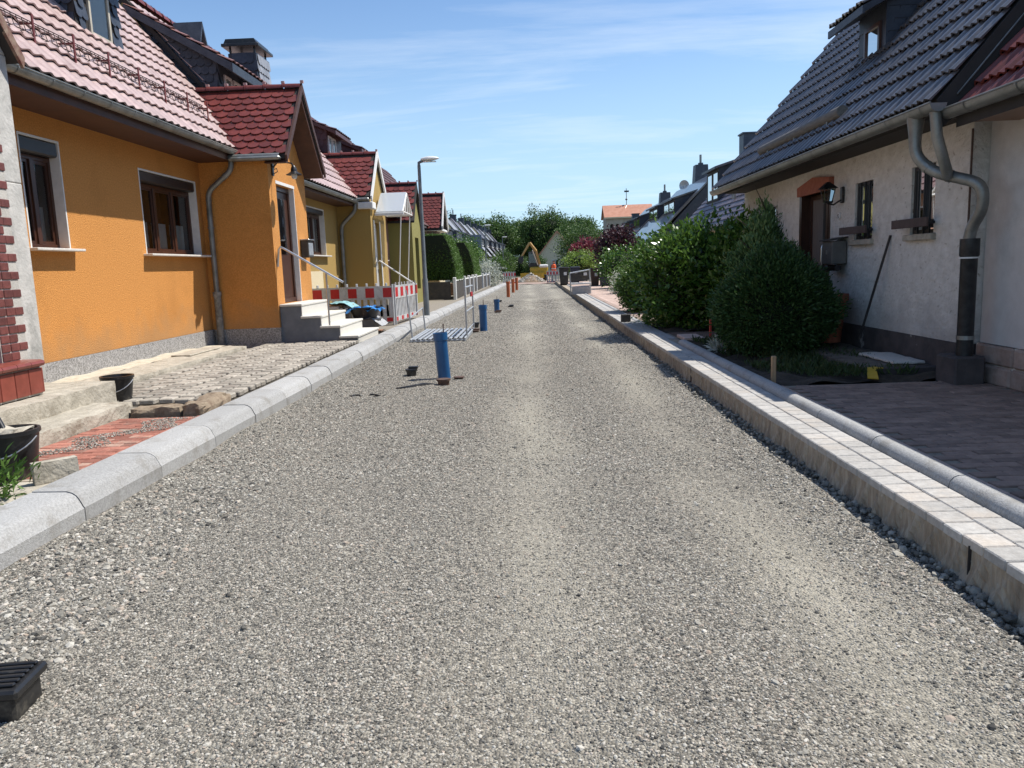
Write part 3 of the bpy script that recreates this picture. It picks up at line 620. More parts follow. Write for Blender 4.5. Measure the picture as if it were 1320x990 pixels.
def gutter(h, side, x, y0, y1, z, r=.075, name='gutter', step=.62, caps=True):
    mb = MB(); mb.tube([(x, y0, z), (x, y1, z)], r, 12, arc=(PI/2, 3*PI/2), up=(0, 0, 1)); mb.tube([(x, y1, z), (x, y0, z)], r-.005, 12, arc=(PI/2, 3*PI/2), up=(0, 0, 1))
    mb.tube([(x+side*r, y0, z+.005), (x+side*r, y1, z+.005)], .010, 6)
    if caps:
        for y in (y0, y1):
            mb.add([(x, y, z)]+[(x+r*math.cos(a), y, z-r*math.sin(a)) for a in np.linspace(0, PI, 12)], [tuple(range(13))])
    g = mb.build(name, C_zn, h, smooth=True); yy = y0+.2; k = MB()
    while yy < y1-.1:
        k.tube([(x, yy, z), (x, yy+.025, z)], r+.006, 12, arc=(PI/2, 3*PI/2), up=(0, 0, 1)); yy += step
    k.build('bracket', C_zn, g); return g
def downpipe(h, pts, r=.05, foot=None, name='downpipe', n=12, clips=()):
    """rounded path"""
    P = [Vector(p) for p in pts]; Q = [P[0]]
    for i in range(1, len(P)-1):
        a = (P[i-1]-P[i]); b = (P[i+1]-P[i]); ra = min(.12, a.length*.45); rb = min(.12, b.length*.45); A = P[i]+a.normalized()*ra; B = P[i]+b.normalized()*rb
        for t in (0, .25, .5, .75, 1): Q.append(A*(1-t)**2+P[i]*2*t*(1-t)+B*t*t)
    Q.append(P[-1]); o = MB().tube(Q, r, n).build(name, C_zn, h, smooth=True)
    for z in clips: MB().tube([(P[-1].x, P[-1].y, z), (P[-1].x, P[-1].y, z+.03)], r+.010, n).build('clip', C_zn, o)
    for j in (1, 2):
        if j < len(P)-1: 
            d = (P[j+1]-P[j]).normalized(); q = P[j]+d*.14; MB().tube([q, q+d*.04], r+.005, n).build('joint', C_zn, o)
    if foot:
        fx, fy, z0, z1, fr = foot; MB().lathe([(fr*1.1, z0), (fr*1.1, z0+.05), (fr, z0+.08), (fr, z1-.1), (fr*1.18, z1-.08), (fr*1.18, z1), (r, z1)], (fx, fy, 0), 14).build('cast_foot', mat('old_cast_foot', (.13,.12,.11), .85, (.22,.21,.19), ns=12, dirt_shade=(.30,.30,.28), ds=9, dirt_shade_lo=.5, dirt_shade_hi=.65), o, smooth=True)
    return o
def ridge(h, a, b, m, r=.10, L=.36, name='ridge_tile', hook=None):
    a = Vector(a); b = Vector(b); d = (b-a); n = max(1, int(d.length/L)); L = d.length/n; d.normalize()
    me = MB().tube([(0, 0, 0), (0, L-.02, 0)], [r*1.04, r*.96], 8, arc=(-PI*.52, PI*.52), up=(0, 0, 1)); me.tube([(0, -.005, 0), (0, .035, 0)], [r*1.14, r*1.14], 8, arc=(-PI*.52, PI*.52), up=(0, 0, 1)); me = me.mesh(name); smoothen(me, .8)
    u = d.cross(Vector((0, 0, 1))).normalized(); P = [frame(a+d*(L*i), u, d, u.cross(d)) for i in range(n)]
    place(me, m, name, h, P)
    if hook:
        for i in range(0, n+1): MB().box(*(a+d*(L*i)-Vector((.03, .03, -r))), *(a+d*(L*i)+Vector((.03, .03, r+.05)))).build('ridge_clip', hook, h)
def scales(h, side_face, m, name='slate', w=.2, l=.2, limit=300, par=None):
    """slate cladding: side_face = (origin, u, v, polygon test)"""
    o, u, v, wu, lv, keep = side_face; me = beaver(w, l*1.25, .010, name); tile_slope(par or h, me, m, o, u, v, wu, lv, w, l, .5, name, limit, keep)
def dormer(h, side, Xf, y0, y1, zb, zt, sl, D, clad, roofm, wins=(), over=.28, wm=None, tile=None, tm=None, trimm=None, slates=False, th=.10, lim=120):
    s = side; Xb = Xf-s*D; zb2 = zb-.35
    body = slab([(Xf, zb2), (Xf, zt), (Xb, zt+sl*D), (Xb, zb2)], y0, y1).build('dormer', clad, h)
    xo = Xf+s*over; zo = zt-sl*over; rf = slab([(xo, zo), (xo, zo+th), (Xb, zt+sl*D+th), (Xb, zt+sl*D)], y0-.16, y1+.16).build('dormer_roof', roofm, h)
    MB().box(xo+s*.002, y0-.17, zo-.02, xo+s*.03, y1+.17, zo+th-.01).build('fascia', trimm or C_sl, rf)
    for (a, b, c, e) in wins:
        f = MB(); framebox(f, Xf+s*.035, Xf-s*.02, a, b, c, e, .05); m_ = MB()
        wf = f.build('dormer_window', wm or C_wt, h)
        MB().quad((Xf+s*.012, a+.04, c+.04), (Xf+s*.012, b-.04, c+.04), (Xf+s*.012, b-.04, e-.04), (Xf+s*.012, a+.04, e-.04)).build('pane', M_glass, wf)
        MB().box(Xf+s*.003, a+.03, c+.03, Xf+s*.006, b-.03, e-.03).build('net_curtain', C_cu, wf)
        MB().box(Xf+s*.05, a-.06, c-.05, Xf-s*.01, b+.06, c-.005).build('sill', wm or C_wt, wf)
    if slates:
        # front strips and near cheek
        yn = y0; ks = lambda p: (p.z < zt+sl*abs(p.x-Xf)-.05) and (p.z > zb+ (abs(p.x-Xf))*1.19-.25)
        me = beaver(.16, .21, .008, 'slate')
        tile_slope(body, me, C_sl, (Xb, yn-.004, zb2), (s, 0, 0), (0, 0, 1), D, zt+sl*D-zb2, .155, .16, .5, 'slate', lim, ks, 0)
        kf = lambda p: not any(a-.17 < p.y < b+.02 and c-.17 < p.z < e for a, b, c, e in wins)
        tile_slope(body, me, C_sl, (Xf+s*.004, y0, zb2), (0, 1, 0), (0, 0, 1), y1-y0, zt-zb2-.02, .155, .16, .5, 'front_slate', 60, kf, 0)
    if tile is not None:
        wu = y1-y0+.3; tile_slope(rf, tile, tm, (xo, y0-.15, zo+th+.001), (0, 1, 0), (-s, 0, sl), wu, (D+over)*math.hypot(1, sl), *tile_dims[tile.name.split('.')[0]], 0, 'dormer_tile', 60)
    return body
tile_dims = {'pantile_pink': (.235, .34), 'pantile_black': (.235, .34), 'pantile_grey': (.235, .34)}
T_pink = pantile(.235, .37, .030, name='pantile_pink'); T_red = pantile(.235, .37, .036, name='pantile_red', n=16, ribs=2); T_black = pantile(.235, .37, .036, name='pantile_black', sharp=1.0, n=16, ribs=2); T_grey = pantile(.235, .37, .03, name='pantile_grey')
T_pink2 = pantile(.235, .37, .030, name='pantile_pink'); T_pink3 = pantile(.235, .37, .030, name='pantile_pink'); T_pink4 = pantile(.235, .37, .030, name='pantile_pink')
T_beav = beaver(.222, .26, .016, 'beaver_tile')
def porch_roof(h, side, Xm, Xv, yc, hw, ze, zr, tm, gut=True, fringe=None, lim=300):
    """cross gable over a porch, ridge square to the street: Xv verge line, Xm far inside the main roof"""
    s = side; x0, x1 = (Xm, Xv) if s > 0 else (Xv, Xm)
    r = MB(); sl = (zr-ze)/hw; th = .08
    r.prism([(yc-hw, ze), (yc, zr), (yc+hw, ze), (yc+hw, ze-th), (yc, zr-th*1.6), (yc-hw, ze-th)], lambda a, b: (x0, a, b), lambda a, b: (x1, a, b))
    rf = r.build('porch_roof', C_dk, h); L_ = math.hypot(hw, zr-ze)
    tile_slope(rf, T_beav, tm, (x0, yc-hw, ze+.002), (1, 0, 0), (0, hw, zr-ze), x1-x0, L_-.05, .222, .185, .5, 'roof_tile', lim)
    tile_slope(rf, T_beav, tm, (x0, yc+hw, ze+.002), (1, 0, 0), (0, -hw, zr-ze), x1-x0, L_-.05, .222, .185, .5, 'roof_tile_beyond', 20)
    ridge(rf, (x0, yc, zr+.0), (x1+.01, yc, zr+.0), tm, .085, .36, hook=mat('ridge_clip_metal', (.35,.22,.2), .4))
    return rf
def gable_wall(mb, X, side, d, y0, y1, z0, ze, yc, zr, ops):
    """porch walls: front with openings, two sides, gable triangle"""
    wall_front(mb, X, side, y0, y1, z0, ze, ops, .14); Xb = X-side*d
    mb.quad((X, y0, ze), (X, y1, ze), (X, yc, zr)); 
    for y in (y0, y1): mb.quad((X, y, z0), (X, y, ze), (Xb, y, ze), (Xb, y, z0))
def porch_body(h, side, X, d, y0, y1, z0, ze, yc, zr, ops, m):
    mb = MB(); gable_wall(mb, X, side, d, y0, y1, z0, ze, yc, zr, ops); return mb.build('porch', m, h)
# ================================================================== LEFT HOUSES
# ---- grey rendered porch at the left edge of the picture
h = thing('grey_porch', 'grey rendered porch with dark red brick jamb and red tile ledge at the left edge', 'porch', (-4.85, 6.4, .1))
gp = MB(); gp.box(-5.05, 7.05, .55, -4.85, 7.55, 2.45); gp.box(-6.1, 7.40, .3, -5.05, 7.55, 3.75); gp.box(-5.05, 5.25, 2.45, -4.85, 7.55, 3.62); gp.box(-5.05, 5.25, .55, -4.85, 5.6, 2.45)
gp.prism([(5.25, 3.62), (7.55, 3.62), (6.4, 5.0)], lambda a, b: (-5.05, a, b), lambda a, b: (-4.85, a, b))
gp.box(-6.1, 5.25, .3, -5.06, 5.4, 3.75); gp.box(-6.15, 5.4, .3, -6.0, 7.4, 3.75)
pw = gp.build('wall', C_gr, h, bevel=.012)
bm1 = MB().bbox(0, 0, 0, .245, .118, .071, .004).mesh('jamb_brick'); P = []
for k in range(27):
    z = .80+k*.083; w = .30 if k % 2 else .22
    if z > 3.0: break
    yb = 7.28 if k % 2 else 7.20
    P += [Matrix.Translation((-4.835-.245, yy, z)) for yy in ((6.94, 7.07, 7.19) if k % 2 else (6.94, 7.06))]
place(bm1, C_bk, 'jamb_brick', h, P)
MB().box(-5.08, 6.93, .78, -4.845, 7.30, 3.05).build('jamb_core', C_mo, h)
P = []
for k in range(27):
    for j in range(3): P.append(Matrix.Translation((-5.98+.25*j+.30+(.12 if k % 2 else 0)-.30, 6.925, .80+k*.083)))
place(MB().bbox(0, 0, 0, .24, .1, .071, .004).mesh('brick'), C_bk, 'brick', h, P)
MB().box(-6.0, 6.94, .78, -5.09, 7.02, 3.05).build('jamb_core', C_mo, h)
MB().box(-5.2, 4.4, .46, -4.69, 7.22, .72).build('ledge_core', C_mo, h)
P = []; P2 = []
for k in range(14): P.append(Matrix.Translation((-4.70, 4.45+k*.198, .475))); P2.append(Matrix.Translation((-5.04, 4.45+k*.198, .722)))
place(MB().bbox(0, 0, 0, .025, .190, .235, .004).mesh('ledge_tile'), C_rt, 'ledge_tile', h, P)
nose = MB().prism([(0, 0), (.36, 0), (.395, .012), (.405, .035), (.395, .058), (.36, .068), (0, .072)], lambda a, b: (a, 0, b), lambda a, b: (a, .192, b)).mesh('ledge_nosing'); smoothen(nose, .8)
place(nose, C_rt, 'ledge_nosing', h, P2)
P = [frame((-5.268+i*.198, 7.222, .475), (1, 0, 0), (0, 1, 0)) for i in range(3)]
place(MB().bbox(0, 0, 0, .190, .02, .235, .004).mesh('ledge_side_tile'), C_rt, 'ledge_side_tile', h, P)
rf = porch_roof(h, 1, -7.4, -4.74, 6.4, 1.20, 3.64, 5.05, C_tr, lim=160)
MB().prism([(7.62, 3.52), (7.65, 3.62), (6.4, 5.14), (6.4, 5.0)], lambda a, b: (-4.76, a, b), lambda a, b: (-4.73, a, b)).build('verge_board', mat('old_board', (.12,.03,.022), .8, (.3,.22,.16), ns=9), h)
# ---- orange house
H1 = thing('orange_house', 'orange stucco house with pink pantiled roof, brown windows and gabled porch', 'house', (-6.15, 11.5, .1))
w1 = (9.60, 10.42, 1.94, 3.32); w2 = (12.52, 14.62, 1.91, 3.24)
house_body(H1, 1, -6.15, 7.55, 16.25, .50, 3.86, 4.76, [w1, w2], C_or, 7.33, -8.53)
MB().box(-6.14, 7.56, .05, -6.135+.0, 14.86, .50).build('plinth', C_pl, H1)
MB().box(-6.16, 7.56, .05, -6.125, 14.845, .492).build('plinth', C_pl, H1)
window(H1, 1, -6.15, w1, shutter=.20, curtain='half', sill_out=.15); window(H1, 1, -6.15, w2, shutter=.18, sashes=3, curtain='half', sill_out=.15)
r, (xe, ze), (xr, zr), up = gable_roof(H1, 1, -6.15, .62, 3.87, 1.21, 3.0, 6.0, 16.25, C_dk)
tile_slope(r, T_pink, C_tp, (xe+.05, 6.05, ze-.03), (0, 1, 0), up, 10.2, 4.75, .235, .34, 0, keep=lambda p: not (12.05 < p.y < 13.35 and p.x < -6.65))
ridge(r, (xr, 6.05, zr+.02), (xr, 16.2, zr+.02), C_tr, .12)
MB().box(-6.149, 7.56, 3.62, -5.50, 14.84, 3.70).build('soffit', C_sf, H1); MB().box(-5.53, 7.56, 3.68, -5.505, 14.84, 3.84).build('fascia', C_sf, H1)
MB().prism([(xe+.02, ze-.02), (xr, zr+.02), (xr, zr+.10), (xe+.02, ze+.06)], lambda a, b: (a, 16.19, b), lambda a, b: (a, 16.27, b)).build('party_flashing', C_zn, r)
g1 = gutter(H1, 1, -5.44, 7.72, 14.80, 3.80)
MB().tube([(-5.44, 14.72, 3.80), (-5.44, 14.9, 3.80)], .076, 12, arc=(PI/2, 3*PI/2), up=(0, 0, 1)).build('gutter_corner', C_zn, g1)
dormer(H1, 1, -6.62, 12.05, 13.34, 5.12, 6.35, .45, 1.8, C_dk, C_dk, wins=[(12.40, 13.02, 5.24, 6.2)], wm=mat('pale_frame', (.42,.38,.30), .6), tile=T_pink, tm=C_tp, slates=True)
sg = MB(); zz = lambda x: 3.87+1.21*(-5.53-x)
x0 = -5.93; z0 = zz(x0)+.10
for dz in (0, .04, .17, .20): sg.tube([(x0-dz*.25, 7.7, z0+dz), (x0-dz*.25, 14.9, z0+dz)], .007, 5)
y = 7.7
while y < 14.9: sg.tube([(x0, y, z0), (x0-.05, y, z0+.20)], .0055, 4); y += .105
bk = MB(); y = 8.0
while y < 14.9: bk.box(x0+.06, y, z0-.16, x0+.075, y+.03, z0+.24); bk.box(x0-.25, y, z0+.12, x0+.06, y+.02, z0+.14); y += .85
s_ = sg.build('snow_guard', mat('snow_guard_iron', (.035,.016,.014), .6), H1); bk.build('bracket', mat('red_bracket', (.14,.03,.025), .5), s_)
# porch of the orange house
pd = (15.28, 16.42, .93, 3.24)
pb = porch_body(H1, 1, -4.85, 1.6, 14.85, 17.25, .49, 3.62, 16.05, 5.14, [pd], C_or)
MB().box(-6.12, 14.842, .1, -4.843, 17.26, .49).build('plinth', C_pl, H1)
rf = porch_roof(H1, 1, -8.2, -4.42, 16.05, 1.32, 3.70, 5.16, C_tr)
vb = MB()
for s2 in (-1, 1): vb.prism([(16.05+s2*1.36, 3.56), (16.05+s2*1.38, 3.68), (16.05, 5.24), (16.05, 5.08)], lambda a, b: (-4.445, a, b), lambda a, b: (-4.405, a, b))
vb.build('verge_board', C_sf, rf)
MB().prism([(14.70, 3.55), (16.05, 5.06), (17.4, 3.55), (17.28, 3.55), (16.05, 4.92), (14.82, 3.55)], lambda a, b: (-4.85, a, b), lambda a, b: (-4.45, a, b)).build('soffit', C_sf, rf)
gg = MB(); gg.tube([(-5.5, 14.70, 3.66), (-4.55, 14.70, 3.66)], .065, 10, arc=(-PI, 0), up=(0, -1, 0)); gg.build('porch_gutter', C_zn, H1, smooth=True)
MB().bbox(-5.5, 14.60, 3.60, -4.53, 14.80, 3.67, .03).build('gutter_trough', C_zn, H1); 
downpipe(H1, [(-5.47, 14.72, 3.72), (-5.48, 14.72, 3.45), (-5.96, 14.74, 3.08), (-5.98, 14.76, 2.8), (-5.98, 14.76, 1.2)], .05, foot=(-5.98, 14.76, .16, 1.22, .066), clips=(2.4,))
# door in the porch: dark wood leaf, white reveal
d_ = MB(); framebox(d_, -4.95, -5.03, 15.29, 16.41, .935, 3.235, .09); dd = d_.build('door', C_wd, H1)
MB().bbox(-4.98, 15.38, .95, -5.03, 16.32, 3.14, .01).build('leaf', C_wd, dd); MB().tube([(-4.94, 15.5, 1.8), (-4.94, 15.5, 2.1)], .012, 8).build('handle', C_st, dd)
MB().box(-4.985, 15.6, 1.9, -4.975, 16.1, 3.0).build('pane', M_glass, dd)
MB().box(-4.846, 16.395, .93, -4.99, 16.42-.001, 3.24).build('reveal', C_wt, dd); MB().box(-4.843, 15.25, 3.241, -4.99, 16.45, 3.30).build('lintel', C_wt, dd)
# steps with granite treads
st = thing('granite_steps', 'four pale granite steps on a dark grey block up to the orange porch', 'steps', (-4.2, 15.9, .15))
T = [(-4.84, -4.42, .93), (-4.42, -4.06, .69), (-4.06, -3.70, .49), (-3.70, -3.36, .285)]
C_sb = mat('dark_step_block', (.13,.145,.165), .8, (.17,.185,.205), ns=6)
bs = MB()
for i, (a, b, z) in enumerate(T):
    x1 = b-.02; bs.box(-4.845 if i == 0 else T[i-1][1]-.021, 14.92, .08, x1, 16.9, z-.05)
bs.build('block', C_sb, st)
for i, (a, b, z) in enumerate(T):
    MB().bbox(a-.03 if i else a, 14.88, z-.045, b+.01, 16.93, z, .008).build('tread', C_gs, st)
    MB().box(b-.018, 14.925, z-.25 if i < 3 else .1, b-.006, 16.895, z-.047).build('riser', C_gs, st)
hr = thing('stair_handrail', 'thin stainless steel handrail sloping down the granite steps of the orange porch', 'handrail', (-4.2, 14.98, .3))
MB().tube([(-4.84, 14.97, 1.65), (-4.80, 14.97, 1.98), (-4.76, 14.97, 2.02), (-4.70, 14.97, 1.99), (-3.60, 14.97, 1.31)], .021, 8).build('rail', C_st, hr, smooth=True)
MB().tube([(-3.92, 14.97, .49), (-3.92, 14.97, 1.49)], .019, 8).build('post', C_st, hr, smooth=True)
# wall lamp
wl = thing('wall_lamp', 'black gooseneck wall lamp with bell shade on the orange porch gable', 'lamp', (-4.85, 15.1, 3.5))
MB().bbox(-4.85, 15.06, 3.36, -4.82, 15.16, 3.62, .008).build('wall_plate', C_bp, wl); MB().tube([(-4.82, 15.11, 3.52), (-4.74, 15.11, 3.60), (-4.55, 15.11, 3.60), (-4.46, 15.11, 3.58), (-4.43, 15.11, 3.52)], .014, 8).build('arm', C_bp, wl, smooth=True)
MB().tube([(-4.82, 15.11, 3.40), (-4.74, 15.11, 3.44), (-4.76, 15.11, 3.50), (-4.80, 15.11, 3.48)], .009, 6).build('scroll', C_bp, wl)
MB().lathe([(.02, .16), (.05, .12), (.06, .05), (.10, .02), (.155, -.01), (.15, -.015), (.05, .03)], (-4.43, 15.11, 3.38), 16).build('shade', C_bp, wl, smooth=True); MB().lathe([(.001, -.10), (.045, -.08), (.06, -.03), (.05, .02)], (-4.43, 15.11, 3.38), 12).build('bulb', C_lm, wl, smooth=True)
mbx = thing('letterbox', 'dark letterbox with a pale front on the orange porch beside the door', 'letterbox', (-4.72, 16.75, 1.9))
MB().bbox(-4.84, 16.60, 1.84, -4.68, 16.98, 2.20, .01).build('box', C_pf, mbx); MB().bbox(-4.685, 16.62, 1.88, -4.672, 16.94, 2.14, .004).build('front_plate', C_ga, mbx); MB().bbox(-4.85, 16.58, 2.20, -4.65, 17.0, 2.225, .006).build('lid', C_st, mbx)
# ---- ochre house
H2 = thing('ochre_house', 'ochre yellow house with slate clad dormer between the orange house and the glass canopy', 'house', (-5.6, 20.2, .1))
w = (19.45, 21.58, 1.97, 3.19)
house_body(H2, 1, -5.6, 16.26, 24.3, .1, 3.62, 4.7, [w], C_ye, 6.98, -7.95)
window(H2, 1, -5.6, w, shutter=.14, sashes=3, curtain='full')
r, (xe, ze), (xr, zr), up = gable_roof(H2, 1, -5.6, .55, 3.62, 1.21, 2.9, 16.28, 24.3, C_dk)
tile_slope(r, T_pink, C_tp, (xe+.05, 16.32, ze-.03), (0, 1, 0), up, 7.9, 4.6, .235, .34, 0)
ridge(r, (xr, 16.3, zr+.02), (xr, 24.2, zr+.02), C_tr, .12)
gutter(H2, 1, -4.98, 17.35, 23.05, 3.53); MB().box(-5.599, 17.3, 3.40, -5.06, 23.1, 3.46).build('soffit', C_sf, H2)
C_tm0 = mat('brown_red_tile', (.16,.07,.055), .45, (.22,.10,.08), ns=8, var=.2)
dormer(H2, 1, -6.2, 16.36, 18.9, 4.95, 5.78, .58, 1.72, C_sl, C_sl, wins=[(16.66, 17.05, 5.08, 5.62), (17.15, 17.55, 5.08, 5.62)], over=.35, tile=T_pink3, tm=C_tm0, slates=True, th=.16, lim=200)
dg = MB().prism([(17.7, 6.3), (18.25, 6.3), (17.97, 6.95)], lambda a, b: (-7.7, a, b), lambda a, b: (-7.15, a, b)).build('small_gable', C_wt, H2); MB().prism([(17.6, 6.25), (17.97, 7.08), (18.35, 6.25), (18.28, 6.25), (17.97, 6.95), (17.67, 6.25)], lambda a, b: (-7.7, a, b), lambda a, b: (-7.05, a, b)).build('gable_trim', C_sl, dg)
ch = MB().box(-7.02, 19.3, 5.4, -6.35, 20.2, 6.74).build('chimney', C_sl, H2)
tile_slope(ch, beaver(.2, .25, .01, 'chimney_slate'), C_sl, (-7.02, 19.295, 5.6), (1, 0, 0), (0, 0, 1), .66, 1.1, .165, .18, .5, 'chimney_slate', 60, None, 0)
tile_slope(ch, beaver(.2, .25, .01, 'chimney_slate_side'), C_tg, (-6.345, 19.3, 5.6), (0, 1, 0), (0, 0, 1), .9, 1.1, .165, .18, .5, 'chimney_side_slate', 60, None, 0)  # paler than the other faces, sunlight on this side put into the colour
cap = MB().bbox(-7.14, 19.2, 6.88, -6.25, 20.3, 6.95, .01)
for (a, b) in ((-6.98, 19.36), (-6.4, 19.36), (-6.98, 20.14), (-6.4, 20.14)): cap.box(a-.02, b-.02, 6.74, a+.02, b+.02, 6.88)
cap.prism([(-7.10, 6.95), (-6.30, 6.95), (-6.36, 7.06), (-7.04, 7.06)], lambda a, b: (a, 19.25, b), lambda a, b: (a, 20.25, b)); cap.build('chimney_cap', C_bp, ch)
# its porch
p2 = porch_body(H2, 1, -4.62, 1.3, 23.1, 25.5, .1, 3.62, 24.3, 5.02, [(23.55, 24.35, .7, 2.95)], C_ye)
rf = porch_roof(H2, 1, -7.8, -4.56, 24.3, 1.28, 3.66, 5.02, C_tr, lim=300)
vb = MB()
for s2 in (-1, 1): vb.prism([(24.3+s2*1.30, 3.50), (24.3+s2*1.34, 3.66), (24.3, 5.12), (24.3, 4.92)], lambda a, b: (-4.555, a, b), lambda a, b: (-4.51, a, b))
vb.build('verge_board', C_wt, rf)
MB().bbox(-4.95, 22.95, 3.3, -4.50, 23.45, 3.5, .02).build('cornice', C_wt, H2)
gg = MB().bbox(-5.2, 22.92, 3.53, -4.6, 23.06, 3.62, .03).build('porch_gutter', C_zn, H2)
dr = MB(); framebox(dr, -4.72, -4.78, 23.56, 24.34, .71, 2.94, .07); dr = dr.build('door', C_wt, H2); MB().box(-4.75, 23.62, .75, -4.76, 24.28, 2.9).build('leaf', C_gy, dr)
for y in (23.47, 24.36): MB().box(-4.60, y, .3, -4.65, y+.09, 3.0).build('door_jamb', C_wt, dr)
downpipe(H2, [(-5.02, 22.98, 3.5), (-5.03, 22.98, 3.25), (-5.46, 23.0, 2.86), (-5.48, 23.0, 2.6), (-5.48, 23.0, .2)], .055, clips=(1.9,))
MB().box(-5.595, 18.6, .2, -5.58, 21.0, 1.55).build('rendered_panel', C_cr, H2)
rs = MB().tube([(-4.6, 23.45, 1.75), (-4.5, 23.45, 1.8), (-3.45, 23.45, 1.05)], .022, 8)
hr2 = thing('stair_handrail', 'white handrail sloping down in front of the ochre porch under the glass canopy', 'handrail', (-4, 23.45, .2)); rs.build('rail', C_wt, hr2); MB().tube([(-3.5, 23.45, .15), (-3.5, 23.45, 1.09)], .02, 8).build('post', C_wt, hr2)
s2 = thing('porch_steps', 'grey concrete steps of the ochre porch behind the red and white barrier', 'steps', (-4.1, 24, .1))
for i in range(3): MB().bbox(-4.62, 23.4, .1, -4.3+.33*i, 25.1, .66-.17*i, .01).build('step', C_co, s2)
# glass canopy over the ochre door
gc = thing('glass_canopy', 'white framed gabled canopy with clear panels over the ochre porch door', 'canopy', (-4.2, 24.4, 3.2))
cf = MB()
for x in (-4.5, -3.72):
    cf.tube([(x, 23.45, 3.22), (x, 24.35, 3.82)], .028, 6); cf.tube([(x, 24.35, 3.82), (x, 25.25, 3.22)], .028, 6); cf.tube([(x, 23.45, 3.22), (x, 25.25, 3.22)], .028, 6)
cf.tube([(-3.72, 24.35, 3.22), (-3.72, 24.35, 3.82)], .02, 6)
for a, b in ((23.9, 24.1), (24.8, 24.6)): cf.tube([(-3.72, a, 3.22), (-3.72, b, 3.64)], .018, 6)
for y, z in ((23.45, 3.22), (24.35, 3.82), (25.25, 3.22)): cf.tube([(-4.5, y, z), (-3.72, y, z)], .028, 6)
cf.build('frame', C_wt, gc)
C_pc = bpy.data.materials.new('polycarbonate'); C_pc.use_nodes = True; b = C_pc.node_tree.nodes['Principled BSDF']; b.inputs['Base Color'].default_value = (.50,.55,.60,1); b.inputs['Roughness'].default_value = .15; b.inputs['Alpha'].default_value = .75
MB().quad((-4.5, 23.42, 3.24), (-3.72, 23.42, 3.24), (-3.72, 24.35, 3.86), (-4.5, 24.35, 3.86)).build('roof_panel', C_pc, gc); MB().quad((-4.5, 25.28, 3.24), (-3.72, 25.28, 3.24), (-3.72, 24.35, 3.86), (-4.5, 24.35, 3.86)).build('roof_panel', C_pc, gc)
MB().bbox(-4.55, 23.38, 3.12, -3.68, 23.46, 3.20, .01).build('front_gutter', C_wt, gc)
for y in (23.5, 25.2): MB().tube([(-3.78, y, 3.2), (-4.02, y, .2)], .016, 6).build('support_pole', C_wt, gc)
# ---- olive house
H3 = thing('olive_house', 'olive green house with dark red tiled porch between the glass canopy and the brick porch', 'house', (-5.6, 28.5, .1))
house_body(H3, 1, -5.6, 24.31, 32.6, .1, 3.62, 4.8, [(26.6, 27.6, 1.9, 3.1), (29.0, 30.4, 1.9, 3.1)], C_br, 6.98, -8.0)
window(H3, 1, -5.6, (26.6, 27.6, 1.9, 3.1)); window(H3, 1, -5.6, (29.0, 30.4, 1.9, 3.1))
r, (xe, ze), (xr, zr), up = gable_roof(H3, 1, -5.6, .5, 3.62, 1.21, 2.9, 24.32, 32.6, C_dk)
C_tm = mat('maroon_roof_tile', (.060,.020,.020), .5, (.085,.030,.028), ns=8, var=.2)
tile_slope(r, T_pink2, C_tm, (xe+.05, 24.35, ze-.03), (0, 1, 0), up, 8.2, 4.6, .235, .34, 0, limit=180)
ridge(r, (xr, 24.3, zr+.02), (xr, 32.5, zr+.02), C_tr, .12)
for (a, b) in ((24.75, 26.6), (28.5, 30.1)):
    dm = dormer(H3, 1, -6.15, a, b, 4.9, 5.85, .42, 1.6, C_tm, C_tm, wins=[(a+.12, a+.52, 5.0, 5.72), (a+.62, a+1.02, 5.0, 5.72)], over=.3, trimm=C_tm, tile=T_pink2, tm=C_tm)
    tile_slope(dm, beaver(.2, .25, .01, 'cladding_tile'), C_tm, (-7.75, a-.006, 4.8), (1, 0, 0), (0, 0, 1), 1.6, 2.0, .2, .19, .5, 'cladding_tile', 90, lambda p: p.z < 5.85+.42*abs(p.x+6.15)-.1 and p.z > 4.7+1.19*abs(p.x+6.15), 0)
p3 = porch_body(H3, 1, -4.65, 1.3, 31.4, 33.8, .1, 3.45, 32.6, 4.7, [(32.1, 33.1, .7, 2.8)], C_ol)
porch_roof(H3, 1, -7.8, -4.52, 32.6, 1.34, 3.42, 4.98, C_tr, lim=250)
# ---- brick porch house
H4 = thing('brick_porch_house', 'house with arched brick and cream porch before the clipped hedges', 'house', (-5.6, 37, .1))
house_body(H4, 1, -5.6, 32.61, 44.9, .1, 3.62, 4.8, [(35, 36.4, 1.9, 3.1), (38, 39, 1.9, 3.1)], C_cr, 6.98, -8.0)
window(H4, 1, -5.6, (35, 36.4, 1.9, 3.1)); window(H4, 1, -5.6, (38, 39, 1.9, 3.1))
r, (xe, ze), (xr, zr), up = gable_roof(H4, 1, -5.6, .5, 3.62, 1.21, 2.9, 32.62, 44.9, C_tg)
tile_slope(r, T_pink2, C_tm, (xe+.05, 32.65, ze-.03), (0, 1, 0), up, 12.2, 4.6, .235, .34, 0, limit=60)
pp = MB(); yA, yB = 39.7, 42.1; X4 = -4.7
for y in (yA, yA+1.05, yB-.28): pp.box(X4-.22, y, 1.0, X4, y+.22, 3.2)
pp.box(X4-1.0, yA, 3.2, X4, yB, 3.5); pw = pp.build('porch_column', C_cr, H4)
MB().prism([(yA+.22, 2.6), (yA+.4, 2.95), (yA+.63, 3.05), (yA+.87, 2.95), (yA+1.05, 2.6), (yA+1.05, 3.2), (yA+.22, 3.2)], lambda a, b: (X4-.18, a, b), lambda a, b: (X4-.03, a, b)).build('arch', C_wt, H4)
